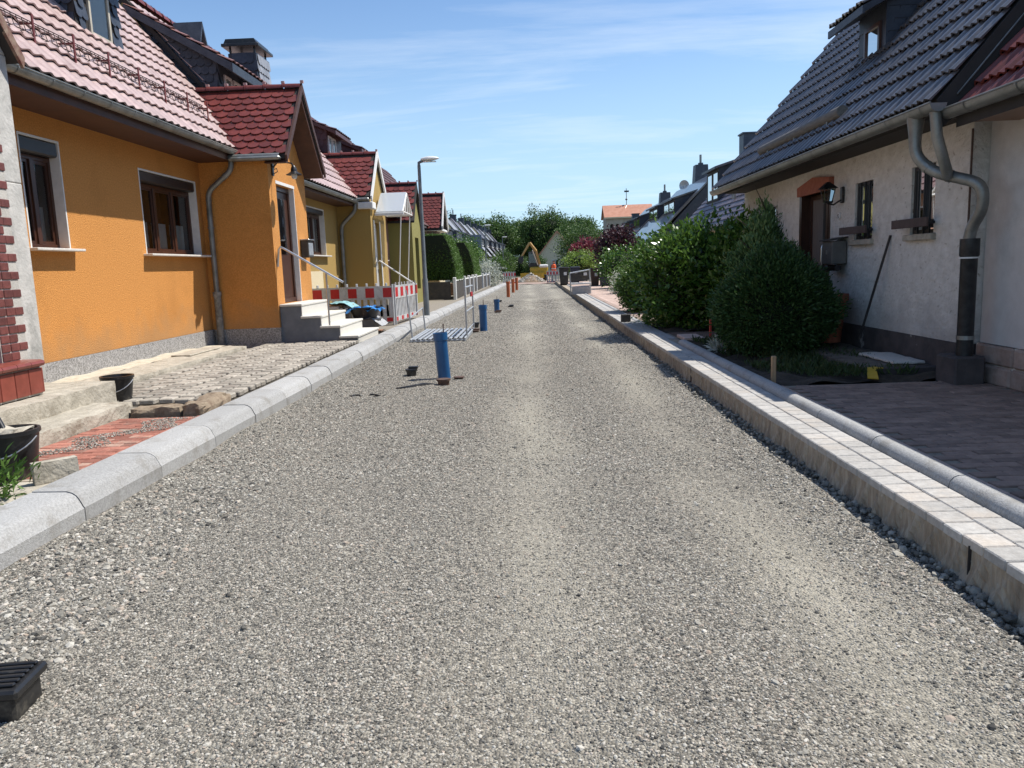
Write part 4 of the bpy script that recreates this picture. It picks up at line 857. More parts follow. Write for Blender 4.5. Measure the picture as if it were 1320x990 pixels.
bp_ = MB().bbox(0, 0, 0, .24, .1, .07, .004).mesh('pier_brick'); P = [Matrix.Translation((X4-.02-.25*c-.12*(k % 2), yA-.11, .95+k*.082)) for k in range(31) for c in range(3)]
place(bp_, C_br, 'pier_brick', H4, P, limit=100)
MB().bbox(X4-1.1, yA-.02, .1, X4+.1, yB+.1, 1.0, .02).build('porch_base', C_cr, H4); MB().bbox(X4-1.0, yA-.15, .1, X4+.9, yA+.02, .75, .02).build('brick_base', C_br, H4)
MB().bbox(-7.6, 39.55, 3.38, X4+.35, 42.25, 3.5, .02).build('cornice', C_wt, H4)
porch_roof(H4, 1, -7.8, -4.35, 40.9, 1.38, 3.50, 5.28, C_tr, lim=160)
vb = MB()
for s2 in (-1, 1): vb.prism([(40.9+s2*1.40, 3.42), (40.9+s2*1.44, 3.6), (40.9, 5.4), (40.9, 5.2)], lambda a, b: (-4.35, a, b), lambda a, b: (-4.28, a, b))
vb.build('verge_board', C_wt, H4)
# ================================================================== RIGHT HOUSES
R1 = thing('white_rough_house', 'white rough rendered house with glossy black pantiled roof and slate dormer on the right', 'house', (4.4, 11.8, .15))
wa = (8.70, 9.23, 1.69, 2.44); wb = (10.24, 10.79, 1.68, 2.42); wd = (11.64, 12.80, .45, 2.42); wc = (14.2, 14.9, 1.75, 2.38)
house_body(R1, -1, 4.4, 8.0, 16.25, .54, 2.88, 8.0, [wa, wb, wd, wc], C_wh, 7.6, 8.0, d=.24)
wall_fix = MB().box(4.385, 8.0, .1, 4.60, 16.25, .545).build('plinth', C_dp, R1)
for (a, b, c, e) in (wa, wb, wc):
    f = MB(); framebox(f, 4.43, 4.48, a+.003, b-.003, c+.003, e-.003, .04); f.box(4.432, (a+b)/2-.02, c+.04, 4.48, (a+b)/2+.02, e-.04); f = f.build('window', C_dw, R1)
    MB().quad((4.455, a+.03, c+.03), (4.455, b-.03, c+.03), (4.455, b-.03, e-.03), (4.455, a+.03, e-.03)).build('pane', M_glass, f)
    MB().quad((4.85, a-.2, c-.2), (4.85, b+.2, c-.2), (4.85, b+.2, e+.2), (4.85, a-.2, e+.2)).build('room', C_in, f)
    g_ = MB()
    for k in range(1, 4): g_.box(4.412, a+(b-a)*k/4-.008, c, 4.426, a+(b-a)*k/4+.008, e)
    g_.build('window_grille', C_dw, f)
    MB().bbox(4.34, a-.06, c-.075, 4.58, b+.06, c-.003, .01).build('sill', C_co, f)
    if c < 1.72:
        MB().bbox(4.26, a-.12, c+.07, 4.285, b+.17, c+.17, .005).build('flower_box_board', mat('dark_brown_board', (.055,.035,.03), .7, (.09,.06,.05), ns=5), f)
        MB().box(4.285, a-.03, c+.10, 4.42, a, c+.13).build('bracket', C_dw, f); MB().box(4.285, b, c+.10, 4.42, b+.03, c+.13).build('bracket', C_dw, f)
d_ = MB(); a, b, c, e = wd; framebox(d_, 4.52, 4.60, a+.003, b-.003, c, e, .07); dd = d_.build('door', C_wd, R1)
lf = MB().bbox(4.56, a+.07, c+.02, 4.60, a+.62, e-.07, .008); lf.build('leaf', C_wd, dd); MB().bbox(4.53, a+.65, c+.02, 4.58, b-.07, e-.07, .008).build('side_panel', mat('grey_wood_panel', (.10,.085,.075), .7, (.15,.13,.12), ns=4, stretch=(10, 10, 1)), dd)
for k in range(5): MB().box(4.55, a+.09+k*.105, c+.1, 4.562, a+.16+k*.105, e-.14).build('board', C_wd, dd)
MB().tube([(4.52, a+.60, 1.35), (4.50, a+.60, 1.40), (4.50, a+.60, 1.60), (4.52, a+.60, 1.65)], .012, 8).build('handle', C_st, dd)
lt = MB(); lt.prism([(a-.1, 2.42), (b+.1, 2.42), (b+.1, 2.56), ((a+b)/2, 2.66), (a-.1, 2.60)], lambda p, q: (4.33, p, q), lambda p, q: (4.52, p, q)); lt.build('lintel', mat('red_brown_lintel', (.28,.085,.05), .8, (.36,.12,.07), ns=12), dd)
MB().box(4.375, b-.001, .5, 4.52, b+.10, 2.42).build('jamb', C_wd, dd)
r, (xe, ze), (xr, zr), up = gable_roof(R1, -1, 4.4, .55, 2.90, 1.19, 4.1, 7.62, 16.3, C_dk, th=.14)
tile_slope(r, T_black, C_tk, (xe-.05, 7.62, ze-.04), (0, 1, 0), up, 8.7, 6.4, .235, .34, 0, keep=lambda p: not (11.25 < p.y < 12.1 and p.x > 5.15))
ridge(r, (xr, 7.6, zr+.02), (xr, 16.3, zr+.02), C_tk, .12)
MB().prism([(xe, ze-.30), (xe-.02, ze-.02), (xr, zr-.02), (xr, zr-.36), (xe+.2, ze-.12)], lambda p, q: (p, 7.60, q), lambda p, q: (p, 7.63, q)).build('verge_board', C_dk, r)
MB().tube([(xe+.15, 7.585, ze+.02), (xr, 7.585, zr-.12)], .008, 5).build('lightning_wire', C_zn, r)
MB().box(3.98, 8.02, 2.78, 4.41, 16.2, 2.84).build('soffit', C_dk, R1)
gutter(R1, -1, 3.80, 7.52, 16.35, 2.84, .078, step=.72)
rv = MB(); rv.lathe([(.058, -.28), (.06, -.22), (.085, -.04), (.095, .0)], (3.82, 7.98, 2.84), 12)
rv.build('rainwater_head', C_zn, R1, smooth=True)
downpipe(R1, [(3.82, 7.98, 2.60), (3.83, 7.98, 2.42), (3.95, 7.86, 2.25), (4.24, 7.52, 2.10), (4.26, 7.54, 1.86), (4.25, 7.68, 1.72), (4.25, 7.72, 1.60)], .055, n=12)
MB().tube([(3.81, 7.6, 2.80), (3.84, 7.6, 2.55), (3.98, 7.66, 2.22), (4.0, 7.7, 2.19)], .05, 10).build('side_downpipe', C_zn, R1, smooth=True)
cfm = MB().lathe([(.075, .22), (.075, 1.42), (.088, 1.44), (.088, 1.60), (.06, 1.60)], (4.27, 7.74, 0), 14); cf_ = cfm.build('black_standpipe', mat('black_tarred_pipe', (.010,.010,.011), .5, (.03,.03,.03), ns=14), R1, smooth=True)
MB().lathe([(.081, .62), (.081, .66)], (4.27, 7.74, 0), 14).build('clip', C_zn, cf_); MB().lathe([(.091, 1.41), (.091, 1.425)], (4.27, 7.74, 0), 14).build('clip', C_wt, cf_)
MB().tube([(4.36, 7.95, 1.72), (4.36, 7.95, 2.66)], .012, 6).build('rusty_conduit', C_ru, R1)
MB().bbox(4.12, 7.62, .14, 4.42, 7.99, .46, .02).build('pipe_plinth', C_dp, R1)
dormer(R1, -1, 4.9, 11.17, 12.04, 3.95, 4.84, .50, 2.2, C_sl, C_sl, wins=[(11.30, 11.80, 3.98, 4.62)], over=.36, wm=C_wd, tile=T_black, tm=C_tk, slates=True, th=.09, lim=140)
tb = MB().tube([(4.05, 10.4, 3.30), (4.05, 13.9, 3.30)], .075, 12).build('snow_log', mat('grey_log', (.10,.095,.085), .8, (.16,.15,.13), ns=6, stretch=(6, 1, 6)), R1, smooth=True)
for y in (10.8, 12.1, 13.4): MB().box(4.0, y, 3.0, 4.14, y+.03, 3.24).build('log_bracket', C_zn, tb)
hn = MB().lathe([(.001, 0), (.05, 0), (.05, .012), (.001, .012)], (0, 0, 0), 14); hn.rot(Matrix.Rotation(-PI/2, 4, 'Y')); hn.V = [(v[0]+4.395, v[1]+11.30, v[2]+2.03) for v in hn.V]; hn.build('house_number_disc', C_wt, R1)
MB().tube([(4.375, 11.285, 2.045), (4.375, 11.305, 2.055), (4.375, 11.315, 2.04), (4.375, 11.285, 2.005), (4.375, 11.318, 2.003)], .004, 4).build('number_two', C_dk, R1)
# lantern, letterbox, pole, planter, slab, yellow strip
ln = thing('wall_lantern', 'black four sided wall lantern right of the dark wooden door', 'lantern', (4.3, 11.18, 2.3))
MB().bbox(4.36, 11.14, 2.2, 4.40, 11.22, 2.42, .01).build('wall_plate', C_bp, ln); MB().tube([(4.36, 11.18, 2.24), (4.26, 11.18, 2.18), (4.18, 11.18, 2.20)], .012, 6).build('arm', C_bp, ln)
def tap(mb, cx, cy, z0, z1, r0, r1):
    mb.add([(cx-r0, cy-r0, z0), (cx+r0, cy-r0, z0), (cx+r0, cy+r0, z0), (cx-r0, cy+r0, z0), (cx-r1, cy-r1, z1), (cx+r1, cy-r1, z1), (cx+r1, cy+r1, z1), (cx-r1, cy+r1, z1)], [(0,3,2,1),(4,5,6,7),(0,1,5,4),(1,2,6,5),(2,3,7,6),(3,0,4,7)]); return mb
cage = MB()
for sx in (-1, 1):
    for sy in (-1, 1): cage.tube([(4.18+sx*.045, 11.18+sy*.045, 2.22), (4.18+sx*.075, 11.18+sy*.075, 2.40)], .007, 4)
tap(cage, 4.18, 11.18, 2.20, 2.23, .05, .055); cage.build('cage', C_bp, ln); tap(MB(), 4.18, 11.18, 2.40, 2.49, .105, .02).build('roof', C_bp, ln); tap(MB(), 4.18, 11.18, 2.23, 2.395, .040, .068).build('glass', M_glass, ln)
lb = thing('letterbox', 'grey metal letterbox with newspaper tube on the white rough wall by the door', 'letterbox', (4.3, 11.15, 1.35))
MB().bbox(4.18, 10.98, 1.36, 4.385, 11.36, 1.68, .012).build('box', mat('grey_box', (.13,.125,.115), .5, metal=.3), lb); MB().prism([(4.15, 1.68), (4.39, 1.72), (4.39, 1.735), (4.15, 1.70)], lambda p, q: (p, 10.96, q), lambda p, q: (p, 11.38, q)).build('lid', C_pf, lb)
MB().tube([(4.27, 10.98, 1.31), (4.27, 11.36, 1.31)], .045, 10).build('newspaper_tube', C_bp, lb, smooth=True); MB().bbox(4.172, 11.15, 1.50, 4.18, 11.19, 1.56, .002).build('lock', C_st, lb)
t = MB().tube([(4.16, 9.95, .42), (4.385, 9.68, 1.70)], [.016, .016], 8).build('leaning_pole', C_bp, smooth=True); tag(t, 'thin black pole leaning against the white rough wall under the two small windows', 'pole')
pot = thing('terracotta_planter', 'tall terracotta planter in the shade at the house wall beside the round conifer', 'planter', (4.12, 10.75, .3))
MB().lathe([(.001, .30), (.17, .30), (.23, .86), (.26, .87), (.26, .96), (.22, .96), (.20, .90), (.001, .90)], (4.1, 10.85, 0), 18).build('pot', C_te, pot, smooth=True)
MB().lathe([(.001, 1.01), (.12, .99), (.2, .92)], (4.1, 10.85, 0), 12).build('soil_cover', C_co, pot)
rough_block(3.62, 8.52, .12, 4.38, 11.2, .262, (6, 14, 3), .006, 8).build('wall_terrace', mat('shade_darkened_concrete', (.10,.085,.07), .95, (.17,.15,.125), ns=6, bump=.8, bs=30))  # concrete colour darkened to stand for the shade along the house wall
bpy.data.objects['wall_terrace']['kind'] = 'structure'
mb = rough_block(3.98, 8.62, .268, 4.34, 9.55, .30, (5, 8, 2), .004, 9); t = mb.build('white_slab', C_ss); tag(t, 'pale flat slab lying on the dark terrace by the black standpipe', 'slab')
t = MB().bbox(3.66, 8.40, .14, 4.36, 8.515, .262, .01).build('dark_riser', C_dp); tag(t, 'low dark riser at the end of the brick driveway', 'riser')
t = MB().add([(3.52, 8.18, .20), (3.60, 8.10, .20), (3.70, 8.40, .268), (3.62, 8.44, .268), (3.78, 8.40, .27), (3.72, 8.50, .27), (3.52, 8.18, .19), (3.60, 8.10, .19), (3.70, 8.40, .255), (3.62, 8.44, .255), (3.78, 8.40, .258), (3.72, 8.50, .258)],
    [(0, 1, 2, 3), (3, 2, 4, 5), (6, 9, 8, 7), (9, 11, 10, 8), (0, 6, 7, 1), (1, 7, 8, 2), (2, 8, 10, 4), (4, 10, 11, 5), (5, 11, 9, 3), (3, 9, 6, 0)]).build('yellow_ramp_strip', C_yl); tag(t, 'bent yellow strip at the corner of the dark terrace', 'strip')
# near house with the red roof
R2 = thing('smooth_render_house', 'smooth beige house with pink stone plinth and dark red roof at the right edge', 'house', (4.6, 4, .1))
house_body(R2, -1, 4.56, -3, 7.99, .56, 2.78, 8, [], C_sm, 7, 8.4); 
P = []; 
for k in range(14):
    for j in range(2): P.append(Matrix.Translation((4.49, 7.99-.62*(k+1)-(.30 if j else 0)+(.3 if j else 0)*0+(.27 if j else 0), .17+j*.20)))
place(MB().bbox(0, 0, 0, .12, .605, .19, .02).mesh('plinth_stone'), C_sp, 'plinth_stone', R2, P)
MB().box(4.52, -3, .1, 4.60, 7.985, .56).build('plinth_core', C_mo, R2)
r, (xe, ze), (xr, zr), up = gable_roof(R2, -1, 4.56, .56, 2.74, 1.19, 4.1, -1, 7.58, C_dk, th=.12)
tile_slope(r, T_red, C_tr, (xe-.05, -.9, ze-.04), (0, 1, 0), up, 8.46, 5.5, .235, .34, 0, limit=200)
MB().box(4.02, 0, 2.66, 4.559, 7.55, 2.70).build('soffit', mat('brown_boards', (.22,.14,.10), .7, (.28,.18,.13), ns=4), R2)
gutter(R2, -1, 3.93, 1.0, 7.72, 2.78, .078, step=.75)
# houses further right beyond the white one
def row_house(name, label, side, Xw, y0, y1, ze, rise, run, wallm, roofm, tilem, wins=(), dorm=(), chim=(), group=None, body=True, tl=0, ov=.45, door=None, wm=None):
    h = thing(name, label, 'house', (Xw, (y0+y1)/2, 0), 0, group); s = side
    ops = [o for o in wins]+([door] if door else [])
    house_body(h, s, Xw, y0, y1, 0, ze+.05, run*2-ov*2, ops, wallm, ze+rise-.15, Xw-s*(run-ov), d=.12)
    for (a, b, c, e) in wins: window(h, s, Xw, (a, b, c, e), m=wm or C_wt, sashes=2, trim=False, shutter=0, d=.07, curtain=None)
    if door: MB().box(Xw-s*.10, door[0], door[2], Xw-s*.06, door[1], door[3]).build('door', C_wd, h)
    sl = rise/run; r, (xe, ze_), (xr, zr), up = gable_roof(h, s, Xw, ov, ze, sl, run, y0-.05, y1+.05, roofm)
    if tl: tile_slope(r, T_grey, tilem, (xe, y0, ze-.02), (0, 1, 0), up, y1-y0, math.hypot(run, rise), .235, .34, 0, limit=tl)
    gutter(h, s, xe+s*.06, y0, y1, ze-.03, .06, step=3)
    for (a, b, xf, zb, zt) in dorm:
        zb_ = ze+sl*(abs(xe-xf)); n = 2; w_ = (b-a-.3)/n
        dormer(h, s, xf, a, b, zb_, zt, .3, min(2.6, (zt-zb_)/(sl-.3)+.3), wallm if zb == 'w' else C_sl, roofm, wins=[(a+.1+i*(w_+.1), a+.1+i*(w_+.1)+w_, zb_+.15, zt-.15) for i in range(n)], over=.2, wm=C_pf if s < 0 else None)
    for (x, y, zt, kind) in chim:
        c_ = MB()
        if kind == 'taper': tap(c_, x, y, ze+1.5, zt, .62, .42); c_.box(x-.15, y-.15, zt, x+.15, y+.15, zt+.15)
        else: c_.box(x-.4, y-.4, ze+1.0, x+.4, y+.4, zt); c_.box(x-.46, y-.46, zt, x+.46, y+.46, zt+.07)
        c_.build('chimney', C_sl, h)
        if kind == 'taper' or s > 0: MB().tube([(x, y, zt+.1), (x, y, zt+.7)], .08, 6).build('chimney_pot', C_zn, h)
    return h
A = row_house('grey_tiled_house', 'set back house with shiny grey violet roof and blue clad dormer beyond the white house', -1, 8.0, 21, 41, 2.75, 4.2, 3.9, C_cr, C_tv, C_tv, wins=[(23, 24, 1.3, 2.3), (28, 29.2, 1.3, 2.3)], dorm=[(36.6, 39.0, 8.75, 'b', 5.6)], chim=[(11.0, 39.8, 7.45, 'box')], tl=300)
MB().tube([(8.5, 33, 3.9), (8.5, 33, 4.9)], .09, 8).build('vent_pipe', C_zn, A)
B = row_house('dark_roof_house', 'dark roofed house with tapered slate chimney left of the blue clad dormer', -1, 8.0, 49, 62, 2.75, 4.0, 4.0, C_sl, C_tk, C_tk, dorm=[(50, 54, 9.2, 'b', 5.3), (56.5, 60.5, 9.2, 'b', 5.3)], chim=[(12.0, 55.5, 7.9, 'taper')])
dsh = MB().lathe([(.001, -.05), (.25, .0), (.42, .1), (.43, .11), (.25, .02)], (0, 0, 0), 18); dsh.rot(Matrix.Rotation(.3, 4, 'Z') @ Matrix.Rotation(PI/2, 4, 'X')); dsh.V = [(v[0]+12.0, v[1]+61.5, v[2]+7.1) for v in dsh.V]
ds = thing('satellite_dish', 'round grey satellite dish on the dark roof ridge between the two tapered chimneys', 'satellite dish', (12, 61.7, 6.3)); dsh.build('dish', C_ga, ds, smooth=True); MB().tube([(12, 61.7, 6.3), (12, 61.7, 7.2)], .04, 6).build('mast', C_zn, ds); MB().tube([(12, 61.5, 6.8), (11.9, 61.0, 7.0)], .02, 4).build('arm', C_zn, ds)
C_ = row_house('dark_roof_house', 'dark roofed house with the smaller tapered chimney left of the satellite dish', -1, 8.2, 66, 80, 2.7, 3.9, 4.0, C_sl, C_tk, C_tk, dorm=[(67, 71, 9.4, 'b', 5.2), (74, 78, 9.4, 'b', 5.2)], chim=[(12.1, 70.5, 7.4, 'taper')])
D_ = row_house('dark_roof_house', 'farthest dark roofed house on the right, its chimney in front of the church tower', -1, 8.6, 86, 100, 2.7, 3.7, 4.0, C_sl, C_tk, C_tk, dorm=[(88, 94, 9.8, 'b', 5.1)], chim=[(12.4, 92, 6.9, 'box')])
# church with saddle roofed tower
CH = thing('church_tower', 'stone church tower with red saddle roof, paired arched openings and weathervane', 'church', (19, 152, 0))
ar = [(15.3, 16.0, 6.9, 8.6), (16.35, 17.05, 6.9, 8.6)]
mb = MB(); 
xs = sorted({14.6, 23.2, *[v for o in ar for v in o[:2]]}); zs = [0, 6.9, 8.6, 10.0]
for a, b in zip(xs, xs[1:]):
    for c, e in zip(zs, zs[1:]):
        if any(o[0] <= a and b <= o[1] and o[2] <= c and e <= o[3] for o in ar): continue
        mb.quad((a, 149, c), (b, 149, c), (b, 149, e), (a, 149, e))
mb.quad((14.6, 149, 0), (14.6, 149, 10), (14.6, 152, 12.1), (14.6, 155, 10), (14.6, 155, 0)); mb.quad((23.2, 149, 0), (23.2, 149, 10), (23.2, 152, 12.1), (23.2, 155, 10), (23.2, 155, 0)); mb.quad((14.6, 155, 0), (23.2, 155, 0), (23.2, 155, 10), (14.6, 155, 10)); mb.build('wall', C_chr, CH)
for a, b, c, e in ar:
    MB().box(a, 149.5, c, b, 149.6, e).build('louvre', C_in, CH)
    cx = (a+b)/2; V = [(cx+(b-a)/2*math.cos(t), e-.35+.35*math.sin(t)) for t in np.linspace(0, PI, 8)]
    for k in range(7): MB().prism([V[k], (V[k][0]*1.0+(cx-V[k][0])*0, e+.01), (V[k+1][0], e+.01), V[k+1]], lambda p, q: (p, 149.0, q), lambda p, q: (p, 149.3, q)).build('arch_stone', C_chr, CH)
MB().prism([(148.6, 9.85), (152, 12.25), (155.4, 9.85), (155.4, 9.7), (152, 12.0), (148.6, 9.7)], lambda a, b: (14.2, a, b), lambda a, b: (23.6, a, b)).build('roof', C_chroof, CH)
MB().box(14.2, 148.55, 9.6, 23.6, 148.62, 9.85).build('eaves_gutter', C_cr, CH)
wv = MB(); wv.tube([(18.8, 152, 12.1), (18.8, 152, 15.3)], .06, 6); wv.lathe([(.001, 0), (.22, .2), (.22, .3), (.001, .5)], (18.8, 152, 13.0), 10); wv.box(18.4, 151.97, 14.6, 19.3, 152.03, 14.9); wv.build('weathervane', C_bp, CH)
MB().tube([(17.6, 149.0, 9.9), (18.8, 151.8, 12.1)], .07, 5).build('lightning_rod', C_bp, CH)
MB().box(12.8, 150, 0, 14.6, 156, 4.8).build('stair_turret', C_chr, CH); MB().box(12.8, 150, 4.8, 13.7, 156, 6.2).build('buttress', C_chr, CH)
# centre of the far end
CG = thing('cream_gable_house', 'cream house with steep gable facing up the street beyond the excavator', 'house', (5.2, 121, 0))
mb = MB(); mb.quad((1.5, 118, 0), (7.2, 118, 0), (7.2, 118, 3.0), (4.2, 118, 6.3), (1.5, 118, 3.0)); mb.quad((1.5, 118, 0), (1.5, 118, 3), (1.5, 128, 3), (1.5, 128, 0)); mb.quad((7.2, 118, 0), (7.2, 128, 0), (7.2, 128, 3), (7.2, 118, 3)); mb.build('wall', mat('pale_cream', (.52,.47,.34), .9), CG)
MB().prism([(1.1, 2.7), (4.2, 6.5), (7.5, 2.7), (7.5, 2.5), (4.2, 6.3), (1.1, 2.5)], lambda a, b: (a, 117.7, b), lambda a, b: (a, 128, b)).build('roof', C_chroof, CG)
for x, z in ((4.6, 3.2), (3.3, .9), (5.0, .9)):
    f = MB().box(x, 117.93, z, x+1.1, 117.99, z+1.3).build('window', C_wt, CG)
    for k in (0, 1): MB().box(x+.1+.5*k, 117.91, z+.1, x+.5+.5*k, 117.93, z+1.2).build('pane', C_in, f)
# terrace of far houses on the left
C_fw = [mat('far_cream_wall', (.5,.45,.33), .9), mat('far_grey_wall', (.40,.40,.38), .9), mat('far_yellow_wall', (.55,.50,.26), .9), mat('far_white_wall', (.6,.59,.56), .9)]
for k in range(10):
    y0 = 78+7.6*k; xw = -6.9+.052*(y0-90); nm = ['nearest', 'second', 'third', 'fourth', 'fifth', 'sixth', 'seventh', 'eighth', 'ninth', 'farthest'][k]
    wn = [(y0+.8, y0+1.8, 1.0, 2.3), (y0+2.6, y0+3.6, 1.0, 2.3), (y0+5.8, y0+6.8, 1.0, 2.3)]
    hh = row_house('terraced_house', nm+' grey roofed terraced house of the far left row, '+['cream', 'grey', 'pale yellow', 'white'][k % 4]+' wall and box dormer', 1, xw, y0, y0+7.5, 2.95, 4.9, 4.0, C_fw[k % 4], C_tg if k % 3 else C_tv, None, wins=wn, door=(y0+4.2, y0+5.2, .2, 2.3),
              dorm=[(y0+.5, y0+3.3, xw-.75, 's', 5.5), (y0+4.1, y0+6.9, xw-.75, 's', 5.5)], chim=[(xw-3.6, y0+3.8, 8.4, 'box')], group='grey roofed houses of the far left row')
    if k == 3: MB().box(xw-4, y0-.4, 0, xw+.3, y0-.1, 5.6).build('blue_grey_gable_wall', mat('blue_grey_cladding', (.12,.15,.19), .7), hh)
# ================================================================== PLANTS
def leaf_mesh(name, C, size, m, parent, asp=.5, up=.3, dirs=None, fold=0.):
    n = len(C); th = RNG.random(n)*2*PI; d = np.stack([np.cos(th), np.sin(th), RNG.normal(up, .5, n)], 1)
    if dirs is not None: d = d*.6+dirs
    d /= np.linalg.norm(d, axis=1)[:, None]; r = RNG.normal(size=(n, 3)); s = np.cross(d, r); s /= np.linalg.norm(s, axis=1)[:, None]+1e-9
    L_ = (size*(.65+.7*RNG.random(n)))[:, None]; nn = np.cross(d, s)
    V = np.stack([C, C+d*L_*.5+s*L_*asp*.5+nn*L_*.06, C+d*L_, C+d*L_*.5-s*L_*asp*.5+nn*L_*.06], 1).reshape(-1, 3)
    me = bpy.data.meshes.new(name); me.vertices.add(4*n); me.vertices.foreach_set('co', V.astype(np.float32).ravel()); me.loops.add(4*n); me.loops.foreach_set('vertex_index', np.arange(4*n, dtype=np.int32))
    me.polygons.add(n); me.polygons.foreach_set('loop_start', np.arange(0, 4*n, 4, dtype=np.int32)); me.polygons.foreach_set('loop_total', np.full(n, 4, dtype=np.int32)); me.update(); me.validate()
    off = np.array(wloc(parent)) if parent else np.zeros(3)
    if parent is not None: me.transform(Matrix.Translation(-Vector(off)))
    return obj(name, me, m, parent)
def blob(n, c, r, shell=.55, nz_=.18, clump=0, cr=.12, fn=None, top=None):
    """points in the outer shell of a lumpy ellipsoid, gathered in clumps"""
    from mathutils import noise
    k = n if not clump else clump
    d = RNG.normal(size=(k, 3)); d /= np.linalg.norm(d, axis=1)[:, None]
    rad = shell+(1-shell)*RNG.random(k)**.6
    lump_ = np.array([1+nz_*2*noise.noise(Vector(v)*2.3+Vector(c)) + nz_*noise.noise(Vector(v)*5.7+Vector(c)) for v in d])
    P = d*rad[:, None]*lump_[:, None]
    if fn: P = fn(P)
    P = P*np.array(r)+np.array(c); D = d
    if clump:
        i = RNG.integers(0, k, n); P = P[i]+RNG.normal(size=(n, 3))*cr; D = D[i]
    return P, D
def core(c, r, parent, fn=None, name='dark_blocker', m=None):
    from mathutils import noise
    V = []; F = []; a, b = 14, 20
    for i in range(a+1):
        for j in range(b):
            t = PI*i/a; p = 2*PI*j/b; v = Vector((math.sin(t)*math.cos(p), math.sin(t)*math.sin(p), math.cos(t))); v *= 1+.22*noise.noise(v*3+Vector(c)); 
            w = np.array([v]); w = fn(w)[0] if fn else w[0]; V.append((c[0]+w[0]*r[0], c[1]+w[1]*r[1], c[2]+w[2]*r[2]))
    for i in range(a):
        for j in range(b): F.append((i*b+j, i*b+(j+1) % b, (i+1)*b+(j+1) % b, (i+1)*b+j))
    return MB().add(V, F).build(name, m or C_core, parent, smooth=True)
def trunk(parent, base, top, r0, r1, limbs=5, spread=.5, name='trunk'):
    b = Vector(base); t = Vector(top); mb = MB(); pts = [b.lerp(t, k/5)+Vector((rnd(-.03, .03), rnd(-.03, .03), 0))*(t-b).length*.3 for k in range(6)]; pts[0] = b
    mb.tube(pts, [r0+(r1-r0)*k/5 for k in range(6)], 8)
    for k in range(limbs):
        q = pts[2+k % 4]; an = rnd(0, 6.28); e = q+Vector((math.cos(an)*spread, math.sin(an)*spread, spread*rnd(.5, 1.1))); mb.tube([q, q.lerp(e, .5)+Vector((0, 0, .08*spread)), e], [r1*.9, r1*.6, r1*.25], 6)
    return mb.build(name, C_tk2, parent, smooth=True)
egg = lambda P: np.stack([P[:, 0]*(1-.32*np.clip(P[:, 2], 0, 1.4)), P[:, 1]*(1-.32*np.clip(P[:, 2], 0, 1.4)), P[:, 2]], 1)
cone = lambda P: np.stack([P[:, 0]*(1.05-.75*np.clip(P[:, 2]*.5+.5, 0, 1.2)), P[:, 1]*(1.05-.75*np.clip(P[:, 2]*.5+.5, 0, 1.2)), P[:, 2]], 1)
t = thing('round_conifer', 'dense dark green egg shaped conifer standing in the shaded garden bed', 'shrub', (3.28, 10.6, .2))
P_, D_r = blob(52000, (3.28, 10.6, .86), (.76, .76, .70), .86, .10, 3800, .045, egg); leaf_mesh('foliage', P_, .055, L_con, t, .34, .5, D_r*.9); core((3.28, 10.6, .84), (.64, .64, .60), t, egg); trunk(t, (3.28, 10.6, .15), (3.28, 10.6, .7), .05, .03)
t = thing('pointed_conifer', 'taller loose pointed conifer with lighter shoots behind the round one', 'shrub', (3.62, 12.0, .2))
P_, D_r = blob(22000, (3.58, 12.0, 1.10), (.66, .66, .86), .62, .28, 900, .06, cone); leaf_mesh('foliage', P_, .06, L_con, t, .3, .8, D_r*.6)
P_, D_r = blob(15000, (3.52, 11.9, 1.14), (.68, .72, .90), .85, .30, 420, .045, cone); leaf_mesh('young_shoots', P_, .07, L_con2, t, .3, 1.4, D_r*.4); core((3.6, 12.0, 1.0), (.45, .45, .62), t, cone); trunk(t, (3.62, 12, .15), (3.62, 12, 2.0), .06, .02)
t = thing('laurel_bush', 'big broad leaved laurel bush with bright sunlit top at the brick path', 'bush', (3.25, 15.8, .2))
P_, D_r = blob(17000, (3.2, 15.7, 1.16), (1.0, 1.25, .98), .62, .26, 800, .12); leaf_mesh('foliage', P_, .11, L_lau, t, .45, .5, D_r*.5); core((3.2, 15.7, 1.05), (.72, .9, .74), t); trunk(t, (3.2, 15.7, .15), (3.2, 15.7, 1.3), .05, .02, 6, .7)
t = thing('laurel_bush', 'laurel bush joined behind the pointed conifer at the house wall', 'bush', (3.95, 14.2, .2))
P_, D_r = blob(9000, (3.9, 14.6, 1.15), (.62, 1.1, .95), .62, .26, 420, .11); leaf_mesh('foliage', P_, .11, L_lau, t, .45, .5, D_r*.5); core((3.9, 14.6, 1.0), (.42, .8, .7), t); trunk(t, (3.9, 14.6, .15), (3.9, 14.6, 1.3), .05, .02, 6, .5)
t = thing('dark_bush', 'smaller dark bush left of the big laurel at the pavement edge', 'bush', (2.95, 20.6, .2))
P_, D_r = blob(12000, (2.92, 20.6, .80), (.62, .9, .68), .7, .15, 800, .06); leaf_mesh('foliage', P_, .065, L_hed, t, .5, .4, D_r*.4); core((2.92, 20.6, .75), (.48, .7, .52), t); trunk(t, (2.92, 20.6, .15), (2.92, 20.6, .9), .04, .02)
def bush(name, label, c, r, n, size, m, cat='bush', cl=None, crr=None, tr=True, sh=.6, nzz=.22, fn=None, grp=None):
    t = thing(name, label, cat, (c[0], c[1], 0), 0, grp); P_, D_r = blob(n, c, r, sh, nzz, cl or n//14, crr or max(r)*.12, fn); leaf_mesh('crown', P_, size, m, t, .6, .4, D_r*.4)
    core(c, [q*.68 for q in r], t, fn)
    if tr: trunk(t, (c[0], c[1], 0), (c[0], c[1], c[2]), max(r)*.06, max(r)*.03, 6, max(r)*.5)
    return t
